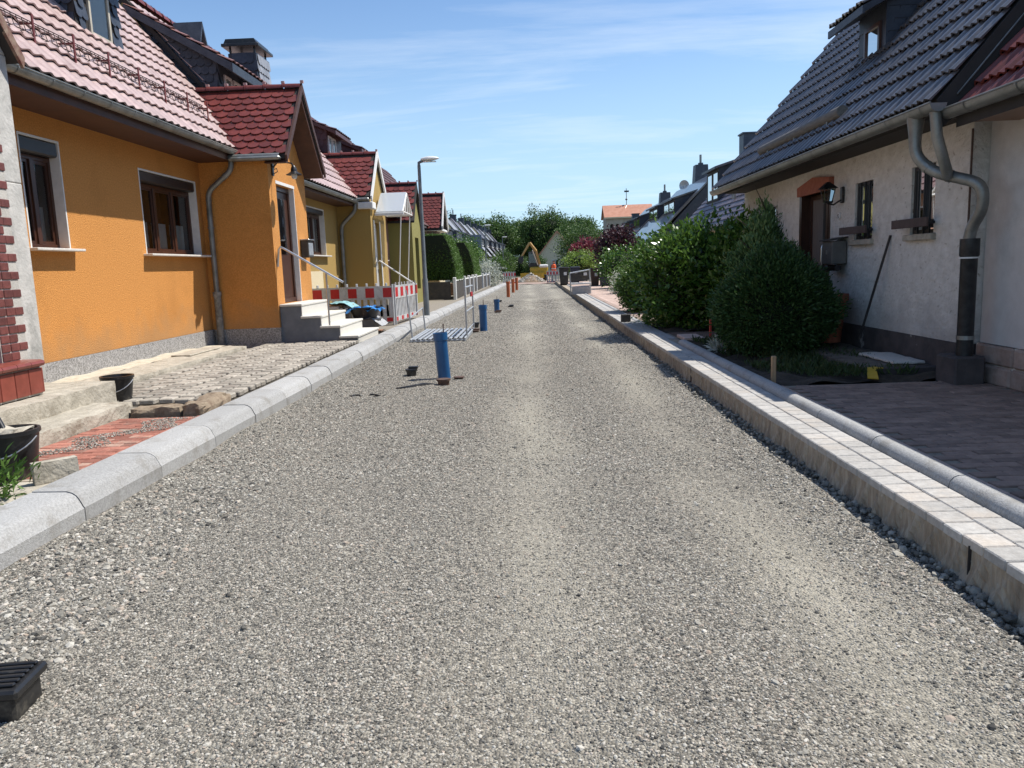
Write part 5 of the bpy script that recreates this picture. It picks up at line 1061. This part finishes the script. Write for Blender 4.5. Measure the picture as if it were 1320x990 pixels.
bush('purple_tree', 'dark purple leaved tree in front of the church tower', (5.2, 46, 2.1), (1.25, 1.2, 1.2), 9000, .16, L_pur, 'tree')
bush('red_leaved_shrub', 'red leaved shrub left of the purple tree', (4.3, 60, 2.1), (1.2, 1.2, 1.15), 5000, .18, L_red, 'shrub')
bush('green_tree', 'loose green tree right of the cream gable', (5.4, 78, 2.6), (2.4, 2.0, 2.5), 11000, .17, L_gre, 'tree')
bush('bright_green_shrub', 'bright yellow green shrub behind the grey construction barrier', (3.4, 52, 1.5), (1.1, .9, .8), 3500, .12, L_yel, 'shrub', tr=False)
bush('green_shrub', 'dull green shrub between the bins and the dark bush', (5.0, 40, 1.2), (1.5, 1.2, 1.0), 5000, .12, L_lau, 'shrub', tr=False)
bush('green_shrub', 'low mixed shrub under the purple tree', (5.2, 37.0, .8), (1.3, 1.2, .7), 4000, .10, L_hed, 'shrub', tr=False)
bush('flowering_shrub', 'low pinkish flowering shrub beside the dark waste bins', (3.9, 33, .5), (.45, .7, .42), 1800, .07, L_wfl, 'shrub', tr=False)
for k, (x, y, z, rx, rz, lab) in enumerate([(-7.5, 172, 7.5, 5.5, 5.5, 'dark green tree left of the tallest crown beyond the street end'), (4.0, 176, 8.6, 6.5, 6.0, 'tallest round dark tree above the street end'), (-1.2, 190, 7.8, 6, 5.2, 'dense tree just left of the tallest crown'), (10.4, 168, 6.8, 4.6, 5.0, 'green tree between the tallest crown and the church'),
        (-13.5, 176, 8.0, 4.2, 5.0, 'small dark tree above the far left roofs'), (16, 182, 5.0, 5, 4.0, 'lower tree beside the church'), (-19, 150, 7.6, 3.2, 4.2, 'leftmost dark crown above the grey roofs'), (7.5, 140, 4.2, 3.6, 3.6, 'green tree covering the right side of the cream gable')]):
    z *= .93; rz *= .93
    bush('deciduous_tree', lab, (x, y, z), (rx*.92, rx*.8, rz*.95), 15000, .38, L_gre, 'tree', cl=900, crr=.42, nzz=.26, grp=None)
t = thing('fir_tree', 'thin dark fir tip above the far left roofs', 'tree', (-16, 165, 0)); P_, D_r = blob(3000, (-16, 165, 8), (1.6, 1.6, 4.6), .3, .2, 300, .3, cone); leaf_mesh('crown', P_, .5, L_con, t, .4, -.1); trunk(t, (-16, 165, 0), (-16, 165, 11), .25, .05)
for k, (x, y, r_) in enumerate([(-4.5, 118, 2.0), (-1.6, 122, 1.8), (.8, 112, 1.5)]): bush('roadside_bush', ['left', 'middle', 'right'][k]+' one of three dark bushes closing the view behind the excavator', (x, y, 1.3), (r_, 1.3, 1.5), 4000, .2, L_gre, 'bush')
# clipped hedges on the left with their garden wall
def clipped(name, label, x0, x1, y0, y1, z0, z1):
    t = thing(name, label, 'hedge', ((x0+x1)/2, (y0+y1)/2, z0)); V = []
    def surf(n, face):
        u = RNG.random(n); v = RNG.random(n); tp = .72
        if face == 'top': return np.stack([x0+(x1-x0)*u*tp, y0+.15+(y1-y0-.3)*v, np.full(n, z1)], 1)
        z = z0+(z1-z0)*v; sh = 1-(1-tp)*v**2.2
        if face == 'front': return np.stack([x0+(x1-x0)*sh*u, np.full(n, y0)+.15*v, z], 1)
        if face == 'back': return np.stack([x0+(x1-x0)*sh*u, np.full(n, y1)-.15*v, z], 1)
        return np.stack([x0+(x1-x0)*sh, y0+.15*v+(y1-y0-.3*v)*u, z], 1)
    P_ = np.vstack([surf(9000, 'front'), surf(9000, 'side'), surf(2500, 'top'), surf(3000, 'back')]); P_ += RNG.normal(size=P_.shape)*.025
    leaf_mesh('foliage', P_, .06, L_hed, t, .5, .3)
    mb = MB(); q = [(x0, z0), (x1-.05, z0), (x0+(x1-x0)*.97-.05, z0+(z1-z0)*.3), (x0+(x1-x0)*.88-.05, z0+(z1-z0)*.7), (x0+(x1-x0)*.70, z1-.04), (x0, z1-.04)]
    mb.prism(q, lambda a, b: (a, y0+.05, b), lambda a, b: (a, y1-.05, b)); mb.build('dark_blocker', C_core, t); return t
clipped('clipped_hedge', 'nearer tall clipped hedge block behind the brick porch, bright on its street side', -5.0, -3.3, 35, 38.5, .98, 3.0)
clipped('clipped_hedge', 'farther clipped hedge block with tapered top', -5.2, -3.25, 46, 51, 1.0, 3.0)
gw = thing('garden_wall', 'low garden wall of dark panels between pale posts under the clipped hedges', 'wall', (-3.3, 42, .1))
pm = MB().bbox(-.07, -.10, 0, .07, .10, 1.0, .02).mesh('wall_post'); ys_ = [34.2, 38.6, 41.2, 43.6, 45.8, 51.2, 54.5, 58]
place(pm, C_wt, 'wall_post', gw, [Matrix.Translation((-3.32+(y-34)*.012, y, .1)) for y in ys_])
for a, b in zip(ys_, ys_[1:]): MB().box(-3.36+(a-34)*.012, a+.15, .15, -3.30+(a-34)*.012, b-.15, .92).build('dark_panel', C_pf, gw); MB().box(-3.36+(a-34)*.012, a+.1, .93, -3.28+(a-34)*.012, b-.1, .985).build('coping', C_wt, gw)
MB().box(-4.9, 34.1, .15, -3.5, 34.2, .92).build('dark_panel', C_pf, gw)
bush('white_flowering_shrub', 'white flowering shrub spilling over the low wall past the clipped hedges', (-3.3, 60, .9), (.9, 2.2, .9), 6000, .1, L_wfl, 'shrub', tr=False)
bush('yellow_green_tree', 'feathery yellow green tree before the far left houses', (-4.6, 70, 1.9), (.9, .9, 1.3), 2500, .14, L_yel, 'tree')
bush('leafy_tree', 'dark leafy tree right of the farther clipped hedge', (-5.2, 60, 1.9), (1.5, 1.6, 1.7), 7000, .14, L_lau, 'tree')
bush('leafy_tree', 'small tree in front of the pale yellow terraced house', (-3.0, 92, 1.8), (1.2, 1.5, 1.5), 3000, .18, L_gre, 'tree')
bush('leafy_tree', 'dark bush at the left side of the excavator', (-3.3, 80, 1.2), (1.2, 1.2, 1.2), 3500, .15, L_hed, 'bush')
# grass, weeds in beds
def tufts(name, x0, x1, y0, y1, z, n, size, m):
    P_ = np.stack([x0+(x1-x0)*RNG.random(n), y0+(y1-y0)*RNG.random(n), np.full(n, z)], 1); k = np.sin(P_[:, 0]*6.3)+np.sin(P_[:, 1]*4.1+P_[:, 0]*3)+RNG.normal(size=n)*.6 > -.2; P_ = P_[k]
    o = leaf_mesh(name, P_, size, m, None, .14, 1.6); o['kind'] = 'stuff'; return o
tufts('bed_grass', 2.6, 4.1, 8.3, 12.8, .19, 9000, .11, L_gra); tufts('bed_grass', 2.5, 4.6, 14.4, 17.1, .19, 2500, .08, L_gra)
w_ = thing('weed_plant', 'pale leaved plant at the kerb edge below the round conifer', 'plant', (2.62, 10.8, .2)); P_, D_r = blob(260, (2.66, 10.9, .26), (.16, .2, .10), .3, .2); leaf_mesh('leaves', P_, .12, L_wfl, w_, .2, .8, D_r)
w_ = thing('yellow_plant', 'small yellow green plant in the bed below the laurel', 'plant', (2.6, 16.6, .2)); P_, D_r = blob(500, (2.6, 16.6, .3), (.25, .3, .12), .3, .2); leaf_mesh('leaves', P_, .09, L_yel, w_, .3, .8, D_r)
w_ = thing('garden_weed', 'leafy green weed by the dark bucket at the left edge', 'plant', (-3.55, 4.75, .15)); P_, D_r = blob(420, (-3.52, 4.72, .25), (.22, .26, .15), .2, .2, 30, .05); leaf_mesh('leaves', P_, .075, L_hed, w_, .22, 1.0, D_r)
P_, D_r = blob(130, (-3.85, 5.1, .62), (.22, .2, .26), .2, .2, 22, .03); leaf_mesh('leaves', P_, .06, L_lau, w_, .5, .6, D_r)
st_ = MB()
for k in range(7): st_.tube([(-3.75+rnd(-.1, .1), 4.95+rnd(-.1, .1), .15), (-3.85+rnd(-.15, .15), 5.08+rnd(-.1, .1), .45+rnd(0, .3))], .004, 4)
st_.build('stems', L_gre, w_)
sheet('bed_soil', C_so, -6.5, -3.17, 1.5, 5.3, .14, 10, 20, lambda X, Y: .015*np.sin(X*9)*np.cos(Y*7))
# ================================================================== STREET OBJECTS
def barrier(label, o, ang, L_=2.0, back=True, feet=True):
    """plastic fence: ribs, handle slots below, board of red and white squares above"""
    t = thing('safety_barrier', label, 'barrier', o, ang, 'red and white plastic safety barriers'); T_ = .022
    b = MB(); b.box(0, -T_, .68, L_, T_, .96); b.box(0, -T_, .08, L_, T_, .20); n = int(L_/.155)
    for k in range(n+1): x = (L_-.075)*k/n; b.box(x, -T_*.9, .20, x+.075, T_*.9, .68)
    b.box(0, -T_*1.15, .655, L_, T_*1.15, .68); b.box(0, -T_*1.15, .96, L_, T_*1.15, .98)
    b.build('panel', C_bw, t, local=True); k = 0; w = L_/9
    sq = MB().box(0, -T_-.004, 0, w, T_+.004, .235)
    me = sq.mesh('red_field'); me.materials.append(C_rd)
    for k in range(0, 9, 2): q = bpy.data.objects.new('red_field', me); COL.objects.link(q); q.parent = t; q.location = (w*k, 0, .70)
    me2 = MB().box(0, -T_-.003, 0, w*.7, T_+.003, .10).mesh('red_foot_field'); me2.materials.append(C_rd)
    for k in range(0, 9, 2): q = bpy.data.objects.new('red_foot_field', me2); COL.objects.link(q); q.parent = t; q.location = (w*k, 0, .09)
    me3 = MB().bbox(0, -.014, 0, .035, .014, .075, .006).mesh('top_peg'); me3.materials.append(C_bw)
    for k in range(8): q = bpy.data.objects.new('top_peg', me3); COL.objects.link(q); q.parent = t; q.location = (L_*(k+.5)/8, 0, .98)
    MB().box(-.03, -.03, 0, .0, .03, 1.02).build('end_post', C_bw, t, local=True)
    return t
barrier('red and white barrier facing up the street between granite steps and black tubs', (-5.50, 19.6, .14), -.04)
barrier('second barrier panel next to the kerb end, in line with the first', (-3.48-2.0*.0, 19.5, .14), PI-.035)
barrier('barrier panel turned along the kerb beside the lamp post', (-3.44, 19.62, .14), 1.5, 2.6)
tubm = mat('grey_tub', (.13,.13,.13), .6, (.2,.2,.2), ns=5)
tb = thing('mortar_tub', 'grey mortar tub wrapped in clear sheet holding a black tub with blue tarp', 'tub', (-3.95, 17.9, .15))
MB().lathe([(.001, .02), (.34, .02), (.42, .26), (.44, .27), (.44, .285), (.40, .27), (.001, .25)], (-3.9, 17.9, .14), 18).build('tub', tubm, tb, smooth=True)
from mathutils import noise as _n
V = []; F = []
for i in range(13):
    for j in range(13): x = -.1+.62*i/12; y = -.45+.9*j/12; V.append((-3.9+x, 17.9+y, .15+max(0, .30-.75*max(0, x-.28))+.03*_n.noise(Vector((x*9, y*9, 0)))))
for i in range(12):
    for j in range(12): F.append((i*13+j, i*13+j+1, (i+1)*13+j+1, (i+1)*13+j))
MB().add(V, F).build('plastic_sheet', C_bag, tb, smooth=True)
tb = thing('black_tub', 'oval black tub with crumpled blue tarp inside, standing on the grey one', 'tub', (-3.85, 17.9, .44))
o_ = MB().lathe([(.001, .0), (.26, .0), (.36, .24), (.38, .24), (.38, .26), (.33, .23), (.001, .18)], (-3.82, 17.8, .44), 18); o_.build('tub', C_bp, tb, smooth=True)
V = []; F = []
for i in range(17):
    for j in range(17): x = -.4+.8*i/16; y = -.35+.7*j/16; V.append((-3.80+x, 17.8+y, .66+.10*_n.noise(Vector((x*8, y*8, 3)))+.05*_n.noise(Vector((x*21, y*21, 1)))-.35*max(0, math.hypot(x, y)-.36)))
for i in range(16):
    for j in range(16): F.append((i*17+j, i*17+j+1, (i+1)*17+j+1, (i+1)*17+j))
MB().add(V, F).build('blue_tarp', C_bt, tb, smooth=True)
tb = thing('black_crate', 'black crate with turquoise sack and pale boards behind the granite steps', 'crate', (-4.7, 18.4, .15))
MB().bbox(-5.35, 18.0, .14, -4.35, 18.7, .62, .03).build('crate', C_bp, tb)
V = []; F = []
for i in range(13):
    for j in range(13): x = .7*i/12; y = .7*j/12; V.append((-4.65+x, 17.85+y, .80-.95*max(0, x-.32)**1.3+.07*_n.noise(Vector((x*9, y*9, 8)))))
for i in range(12):
    for j in range(12): F.append((i*13+j, i*13+j+1, (i+1)*13+j+1, (i+1)*13+j))
MB().add(V, F).build('turquoise_sack', C_tq, tb, smooth=True)
for k in range(5): MB().bbox(-5.4+.05*k, 17.9+.12*k, .66+.03*(k % 3), -4.45+.06*k, 18.02+.12*k, .72+.03*(k % 3), .006).build('board', [C_wt, C_wo, C_ru][k % 3], tb)
rough_block(-4.2, 16.95, .12, -3.25, 17.25, .19, (6, 4, 2), .006, 12).build('soil_strip', C_so); bpy.data.objects['soil_strip']['kind'] = 'structure'
t = MB().bbox(-4.0, 16.95, .19, -3.3, 17.2, .215, .006).build('brown_plank', mat('brown_plank_wood', (.24,.12,.07), .8, (.34,.18,.10), ns=4)); tag(t, 'brown plank lying between granite steps and the grey tub', 'plank')
# street lamp
L1 = thing('street_lamp', 'grey street lamp with a pale oval head at the left kerb', 'street lamp', (-2.98, 22.1, .1))
MB().tube([(-2.98, 22.1, .1), (-2.98, 22.1, 1.2), (-2.98, 22.1, 1.25), (-2.98, 22.1, 4.35)], [.085, .080, .062, .045], 14).build('pole', C_gy, L1, smooth=True)
MB().tube([(-2.98, 22.1, 4.30), (-2.98, 22.1, 4.42), (-2.88, 22.1, 4.46), (-2.80, 22.1, 4.47)], .042, 10).build('arm', C_gy, L1, smooth=True)
V = []; F = []; na, nb = 12, 14
for i in range(na+1):
    t_ = i/na; w_ = math.sin(PI*min(1, t_*.9+.1))**.6; x = -2.92+.52*t_
    for j in range(nb): a = 2*PI*j/nb; V.append((x, 22.1+.115*w_*math.cos(a), 4.50+.02*t_+(.075 if math.sin(a) > 0 else .05)*w_*math.sin(a)))
for i in range(na):
    for j in range(nb): F.append((i*nb+j, i*nb+(j+1) % nb, (i+1)*nb+(j+1) % nb, (i+1)*nb+j))
hd = MB().add(V, F).build('lamp_head', C_lm, L1, smooth=True); MB().bbox(-2.85, 22.02, 4.425, -2.50, 22.18, 4.45, .01).build('lamp_glass', M_glass, hd)
L2 = thing('street_lamp', 'thin distant street lamp in front of the far left row', 'street lamp', (-3.3, 60.5, .1)); MB().tube([(-3.35, 60.5, 0), (-3.35, 60.5, 4.6)], [.07, .04], 8).build('pole', C_gy, L2); MB().bbox(-3.35, 60.4, 4.6, -2.9, 60.6, 4.7, .03).build('lamp_head', C_lm, L2)
L3 = thing('street_lamp', 'farthest thin lamp post before the terraced houses', 'street lamp', (-2.9, 86, .1)); MB().tube([(-2.9, 86, 0), (-2.9, 86, 4.6)], [.07, .04], 8).build('pole', C_gy, L3); MB().bbox(-2.9, 85.9, 4.6, -2.4, 86.1, 4.7, .03).build('lamp_head', C_lm, L3)
# manhole marker pipes
def pipe(label, x, y, hgt, m, r=.088, rod=True, tilt=.0, grp='blue pipes standing in the gravel', name='blue_pipe'):
    t = thing(name, label, 'pipe', (x, y, 0), 0, grp); b = MB(); b.lathe([(r, -.05), (r, hgt-.11), (r+.012, hgt-.10), (r+.012, hgt), (r-.006, hgt), (r-.006, -.05)], (0, 0, 0), 20); b.rot(Matrix.Rotation(tilt, 4, 'Y')); b.build('pipe', m, t, local=True, smooth=True)
    if rod: MB().tube([(.01, .02, .0), (.015, .03, hgt+.12)], .008, 6).build('rod', C_ru, t, local=True)
    return t
pipe('nearest blue pipe, tilted, with a rod in its open top', -1.235, 10.63, .63, C_bl, tilt=-.05); pipe('second blue pipe beside the footbridge', -1.14, 18.3, .62, C_bl); pipe('farthest short blue pipe', -1.15, 26, .42, C_bl)
for k, (x, y, lab) in enumerate([(-1.1, 38.2, 'nearest of three orange brown pipes in the road'), (-1.0, 44.7, 'middle one of three orange brown pipes'), (-.86, 48.8, 'farthest of three orange brown pipes')]): pipe(lab, x, y, .76, C_op, .085, False, grp='orange brown pipes standing in the gravel', name='orange_pipe')
def hydrant_cap(label, x, y, w=.11, m=None, z=.07, name='valve_cap', lid=True):
    t = thing(name, label, 'valve cap', (x, y, 0)); MB().lathe([(w*.40, -.03), (w*.46, z*.7), (w*.55, z*.72), (w*.55, z), (.001, z)], (0, 0, 0), 16).build('body', m or C_bp, t, local=True, smooth=True)
    if lid: MB().bbox(-w*.3, w*.1, z+.001, w*.55, w*.62, z+.03, .004).build('lid', m or C_bp, t, local=True)
    return t
hydrant_cap('small black valve cap with open lid left of the nearest blue pipe', -1.74, 10.95, .16, None, .10)
hydrant_cap('rusty round valve cap at the foot of the nearest blue pipe', -1.17, 9.95, .17, C_ru, .085, lid=False)
hydrant_cap('flat dark valve plate against the nearest blue pipe', -1.02, 10.5, .14, C_ru, .03, lid=False)
hydrant_cap('black valve cap left of the second blue pipe', -1.42, 19.6, .17, None, .09); hydrant_cap('dark cap at the foot of the second blue pipe', -1.33, 18.0, .2, C_ru, .06)
hydrant_cap('dark cap at the foot of the farthest blue pipe', -1.1, 25.6, .22, C_ru, .05); hydrant_cap('small cap on the road past the farthest blue pipe', -.75, 28.6, .2, C_bp, .06)
hydrant_cap('small cap between the pipes and the kerb', -1.35, 33, .22, C_bp, .06)
t = MB().tube([(-1.30, 9.98, .012), (-1.42, 9.9, .02), (-1.60, 9.78, .014), (-1.76, 9.74, .012)], [.012, .03, .022, .006], 8).build('dark_rag', C_bp); tag(t, 'thin dark strip lying left of the rusty valve cap', 'rag')
for k in range(2):
    P = [( -2.25+.22*k+.035*j+rnd(-.02, .02), 9.3+rnd(-.06, .06), .008) for j in range(6)]
    t = MB().tube(P, [.004, .012, .008, .014, .01, .003], 6).build('dark_scrap', C_bp); tag(t, ['flat dark scrap on the gravel left of the black valve cap', 'second dark scrap beside it, nearer the road centre'][k], 'scrap')
# street box bottom left
bx = thing('surface_box', 'black ribbed surface box with lid in the bottom left corner of the road', 'box', (-1.945, 2.515, 0), .12); bx.scale = (.86, .86, .95)
MB().bbox(-.16, -.115, -.04, .13, .105, .115, .012).build('body', C_bp, bx, local=True); MB().bbox(-.185, -.135, .095, .155, .125, .135, .010).build('rim', C_bp, bx, local=True)
for k in range(6): MB().bbox(-.16, -.10+k*.036, .135, .13, -.078+k*.036, .147, .004).build('rib', C_bp, bx, local=True)
# footbridge over the trench
fb = thing('footbridge', 'galvanised footbridge with thin side rails lying at the left kerb', 'footbridge', (-1.95, 17.2, 0))
place(MB().bbox(0, 0, 0, .062, 2.66, .03, .008).mesh('deck_slat'), C_ga, 'deck_slat', fb, [Matrix.Translation((-2.475+k*.107, 15.92, .05)) for k in range(10)])
place(MB().bbox(0, 0, 0, 1.08, .05, .03, .006).mesh('cross_bar'), C_ga, 'cross_bar', fb, [Matrix.Translation((-2.49, 15.92+k*.65, .018)) for k in range(5)])
for x in (-2.53, -1.41): MB().bbox(x, 15.9, .0, x+.04, 18.6, .085, .01).build('side_beam', C_ga, fb)
def rail(x, y0, y1, red=False):
    r_ = MB(); r_.tube([(x, y0, .05), (x, y0, 1.10)], .019, 8); r_.tube([(x, y1, .05), (x, y1, 1.08)], .019, 8); r_.tube([(x, y0, 1.09), (x, y1, 1.08)], .019, 8); r_.tube([(x, y0, .58), (x, y1, .58)], .015, 8); r_.tube([(x, y0, .18), (x, y1, .18)], .012, 8)
    return r_.build('side_rail', C_ga, fb, smooth=True)
MB().tube([(-2.52, 16.25, .05), (-2.60, 16.25, 1.08)], .018, 8).build('upright', C_ga, fb); MB().tube([(-2.52, 18.3, .05), (-2.56, 18.3, .62)], .018, 8).build('upright', C_ga, fb); MB().tube([(-2.55, 16.25, .50), (-2.56, 18.3, .60)], .015, 8).build('side_rail', C_ga, fb); rail(-1.38, 16.35, 18.45)
MB().box(-1.395, 17.9, .84, -1.365, 18.3, .94).build('red_marker', C_rd, fb)
# buckets, standing kerb block, shovel
def bucket(label, x, y, z, r0, r1, hh, fill):
    t = thing('bucket', label, 'bucket', (x, y, z)); MB().lathe([(.001, .005), (r0, 0), (r1, hh-.03), (r1+.012, hh-.028), (r1+.012, hh), (r1-.008, hh), (r1-.02, hh-.07), (.001, hh-.08)], (0, 0, 0), 22).build('body', C_bp, t, local=True, smooth=True)
    MB().tube([((r1+.012)*math.cos(a), (r1+.012)*math.sin(a)*1.0-.0, hh-.05-.16*math.sin(a*1.0)) for a in np.linspace(PI*1.02, PI*1.98, 14)][::-1] if False else [((r1+.02)*math.cos(a), -(r1+.02)*math.sin(a), hh-.04-.13*math.sin(a)) for a in np.linspace(.05, PI-.05, 14)], .005, 6).build('handle', C_st, t, local=True); return t
bucket('black bucket with wire handle at the left edge below the concrete steps', -3.68, 5.22, .16, .15, .19, .34, 1); bucket('black bucket standing at the end of the concrete steps', -4.62, 8.42, .17, .13, .165, .29, 0)
ru = rough_block(-3.80, 5.08, .44, -3.58, 5.36, .50, (4, 4, 2), .02, 21).build('mortar_lump', C_co); tag(ru, 'crumbly mortar filling heaped in the bucket at the left edge', 'mortar')
t = MB().tube([(-3.70, 5.26, .40), (-3.93, 5.34, .80)], .024, 10).build('tool_handle', C_bp, smooth=True); tag(t, 'black tool handle sticking out of the bucket at the left edge', 'handle')
t = rough_block(-.14, -.035, 0, .14, .035, .155, (8, 3, 5), .0025, 15); t.rot(Matrix.Translation((-3.30, 5.10, .15)) @ Matrix.Rotation(.85, 4, 'Z')); t = t.build('paving_stone', C_co); tag(t, 'upright concrete stone between the black bucket and the rounded kerb', 'stone')
t = MB().bbox(-3.62, 4.4, .13, -3.17, 5.1, .155, .01).build('concrete_haunch', C_co); t['kind'] = 'structure'
# stakes, slab and kerb stub on the right
t = MB().bbox(2.47, 8.02, .12, 2.515, 8.065, .48, .006).build('wooden_stake', C_wo); tag(t, 'short raw wooden stake at the corner of driveway and garden bed', 'stake')
t = MB().bbox(2.95, 12.95, .15, 2.985, 12.985, .50, .005).build('red_stake', C_rw); tag(t, 'thin red topped stake between the conifer and the laurel', 'stake')
t = MB().bbox(2.47, 12.6, .19, 2.80, 13.3, .245, .01); t = t.build('loose_slab', C_fp); tag(t, 'loose sunlit slab lying behind the end of the round kerb', 'slab')
t = MB().bbox(1.97, 17.05, .19, 2.17, 17.25, .36, .01).build('kerb_offcut', C_pf); tag(t, 'dark square offcut standing on the gutter strip', 'offcut')
# grey barrier frame, bins, red white box barrier, worker
fr = thing('construction_barrier', 'grey framed construction barrier with dark upper panel on the right pavement', 'barrier', (2.2, 34, .17))
f = MB(); f.tube([(1.75, 34, .17), (1.72, 34, 1.10)], .03, 8); f.tube([(2.62, 34.2, .17), (2.58, 34.2, 1.22)], .03, 8); f.tube([(1.72, 34, 1.10), (2.58, 34.2, 1.22)], .03, 8); f.build('frame', C_ga, fr)
MB().add([(1.76, 34, .70), (2.58, 34.2, .78), (2.56, 34.2, 1.17), (1.74, 34, 1.06), (1.76, 34.02, .70), (2.58, 34.22, .78), (2.56, 34.22, 1.17), (1.74, 34.02, 1.06)], [(0, 1, 2, 3), (7, 6, 5, 4), (0, 4, 5, 1), (3, 2, 6, 7)]).build('dark_panel', C_pf, fr)
MB().box(2.32, 33.98, .98, 2.46, 34.12, 1.10).build('sticker', C_wt, fr); MB().bbox(1.74, 33.9, .60, 2.62, 34.2, .68, .01).build('rail', C_wt, fr); MB().bbox(1.80, 34.0, .17, 2.60, 34.1, .50, .01).build('lower_panel', C_bag, fr)
def bin_(label, x, y, col, wdt=.55, hh=1.05):
    t = thing('waste_bin', label, 'waste bin', (x, y, .17), 0, 'waste bins on the right pavement'); b = MB(); tap(b, 0, 0, .06, hh-.12, wdt*.40, wdt*.5); b.build('body', col, t, local=True); l = MB(); l.bbox(-wdt*.54, -wdt*.56, hh-.12, wdt*.54, wdt*.54, hh, .05); l.build('lid', col, t, local=True)
    MB().tube([(-wdt*.4, wdt*.45, .1), (wdt*.4, wdt*.45, .1)], .1, 10).build('wheel', C_bp, t, local=True); MB().box(-.02, -wdt*.53, hh*.55, wdt*.28, -wdt*.505, hh*.72).build('sticker', C_wt, t, local=True); return t
C_bi = mat('dark_blue_bin', (.015,.02,.04), .4); C_bn = mat('brown_bin', (.06,.03,.02), .5)
bin_('dark blue bin with white sticker, rightmost beside the flowering shrub', 4.25, 44.8, C_bi, .62, 1.2); bin_('brown bin left of the dark blue one', 3.75, 45.6, C_bn, .5, 1.05); bin_('dark bin left of the grey framed barrier', 2.15, 50.0, C_bp, .6, 1.15)
bin_('dark bin just behind the red and white box barrier', 2.9, 50.8, C_bi, .6, 1.15)
barrier('distant pale barrier closing the road in front of the excavator', (1.35, 62.6, .0), .0, 1.1)
barrier('distant barrier panel left of the excavator', (-2.2, 64, .0), .0, 1.0)
wk = thing('person', 'person in an orange vest and dark trousers standing behind the distant barrier', 'person', (2.0, 66, 0))
sk = bpy.data.meshes.new('body'); jv = [(0,0,.92),(0,0,1.18),(0,0,1.42),(0,-.02,1.52),(0,-.03,1.68),(.19,0,1.42),(.27,-.05,1.15),(.22,-.22,.98),(-.19,0,1.42),(-.27,-.05,1.15),(-.22,-.22,.98),(.1,0,.88),(.11,0,.48),(.11,.0,.06),(.11,-.14,.03),(-.1,0,.88),(-.12,-.03,.48),(-.12,.02,.06),(-.12,-.12,.03)]
je = [(0,1),(1,2),(2,3),(3,4),(2,5),(5,6),(6,7),(2,8),(8,9),(9,10),(0,11),(11,12),(12,13),(13,14),(0,15),(15,16),(16,17),(17,18)]; jr = [.15,.15,.15,.06,.10,.07,.05,.035,.07,.05,.035,.09,.065,.05,.04,.09,.065,.05,.04]
sk.from_pydata(jv, je, []); sk.update(); po = obj('body', sk, C_tro, wk); md = po.modifiers.new('skin', 'SKIN')
for i, v in enumerate(sk.skin_vertices[0].data): v.radius = (jr[i], jr[i]*.8)
sk.skin_vertices[0].data[0].use_root = True; po.modifiers.new('sub', 'SUBSURF').levels = 1
MB().lathe([(.20, .90), (.205, 1.1), (.21, 1.35), (.17, 1.48), (.08, 1.53)], (0, 0, 0), 14).build('vest', C_vest, wk, local=True, smooth=True); MB().lathe([(.212, 1.12), (.214, 1.18)], (0, 0, 0), 14).build('reflective_band', C_wt, wk, local=True)
MB().lathe([(.001, 1.56), (.075, 1.60), (.095, 1.70), (.08, 1.78), (.001, 1.82)], (0, -.03, 0), 12).build('head', C_skin, wk, local=True, smooth=True); MB().lathe([(.10, 1.72), (.09, 1.80), (.001, 1.84)], (0, -.02, 0), 12).build('hair', C_hair, wk, local=True, smooth=True)
# excavator with raised boom
EX = thing('excavator', 'yellow excavator with raised boom at the far end of the gravel road', 'excavator', (.8, 74, 0))
tr_ = MB()
for x in (-.1, 1.2): tr_.bbox(x, 73.2, 0, x+.4, 75.4, .55, .2)
tr_.build('tracks', C_bp, EX); MB().bbox(.0, 73.2, .6, 1.7, 75.2, 1.35, .12).build('body', C_yl, EX); MB().bbox(.85, 73.1, 1.25, 1.7, 74.2, 1.55, .1).build('engine_cover', C_wt, EX)
cb_ = MB().bbox(-.1, 73.4, 1.3, .8, 74.7, 2.75, .08).build('cab', C_bp, EX); MB().box(-.05, 73.38, 1.7, .75, 73.39, 2.6).build('window', M_glass, cb_)
yb = MB()
for a, b, r0, r1 in (((1.0, 73.6, 1.2), (.6, 72.9, 2.8), .16, .15), ((.6, 72.9, 2.8), (.05, 72.6, 3.55), .15, .13), ((.05, 72.6, 3.55), (-.75, 72.3, 2.3), .12, .09)): yb.tube([a, b], [r0, r1], 4)
yb.build('boom', mat('worn_ochre_paint', (.34,.20,.06), .6, (.44,.27,.09), ns=3), EX); MB().tube([(.75, 73.2, 1.5), (.30, 72.8, 2.9)], .06, 6).build('hydraulic_ram', C_st, EX)
MB().prism([(-1.0, 2.3), (-.6, 2.35), (-.55, 1.9), (-.8, 1.7), (-1.05, 1.85)], lambda a, b: (a, 72.0, b), lambda a, b: (a, 72.7, b)).build('bucket', C_bp, EX)
MB().box(-.9, 72.9, .3, 1.3, 73.15, .8).build('blade', C_yl, EX)
n = 2600; a = RNG.random(n)*2*PI; rr = RNG.random(n)**.5; X = .05+1.25*rr*np.cos(a); Y = 69.5+1.0*rr*np.sin(a); Z = .75*(1-rr)+.05*RNG.random(n)
instance_stones('spoil_heap', np.stack([X, Y, Z], 1), .04+.09*RNG.random(n)**2, RNG.random(n), .8)
MB().lathe([(1.3, -.02), (.9, .25), (.45, .55), (.001, .72)], (.05, 69.5, 0), 16).build('heap_earth', mat('brown_earth', (.16,.11,.07), .95, (.26,.19,.13), ns=4)); bpy.data.objects['heap_earth']['kind'] = 'stuff'
sheet('brown_subsoil', mat('reddish_subsoil', (.26,.18,.15), .95, (.36,.27,.22), ns=2, bump=1, bs=9), -2.2, 2.3, 62.5, 100, .02, 20, 30, lambda X, Y: .03*np.sin(X*3)*np.sin(Y*2))
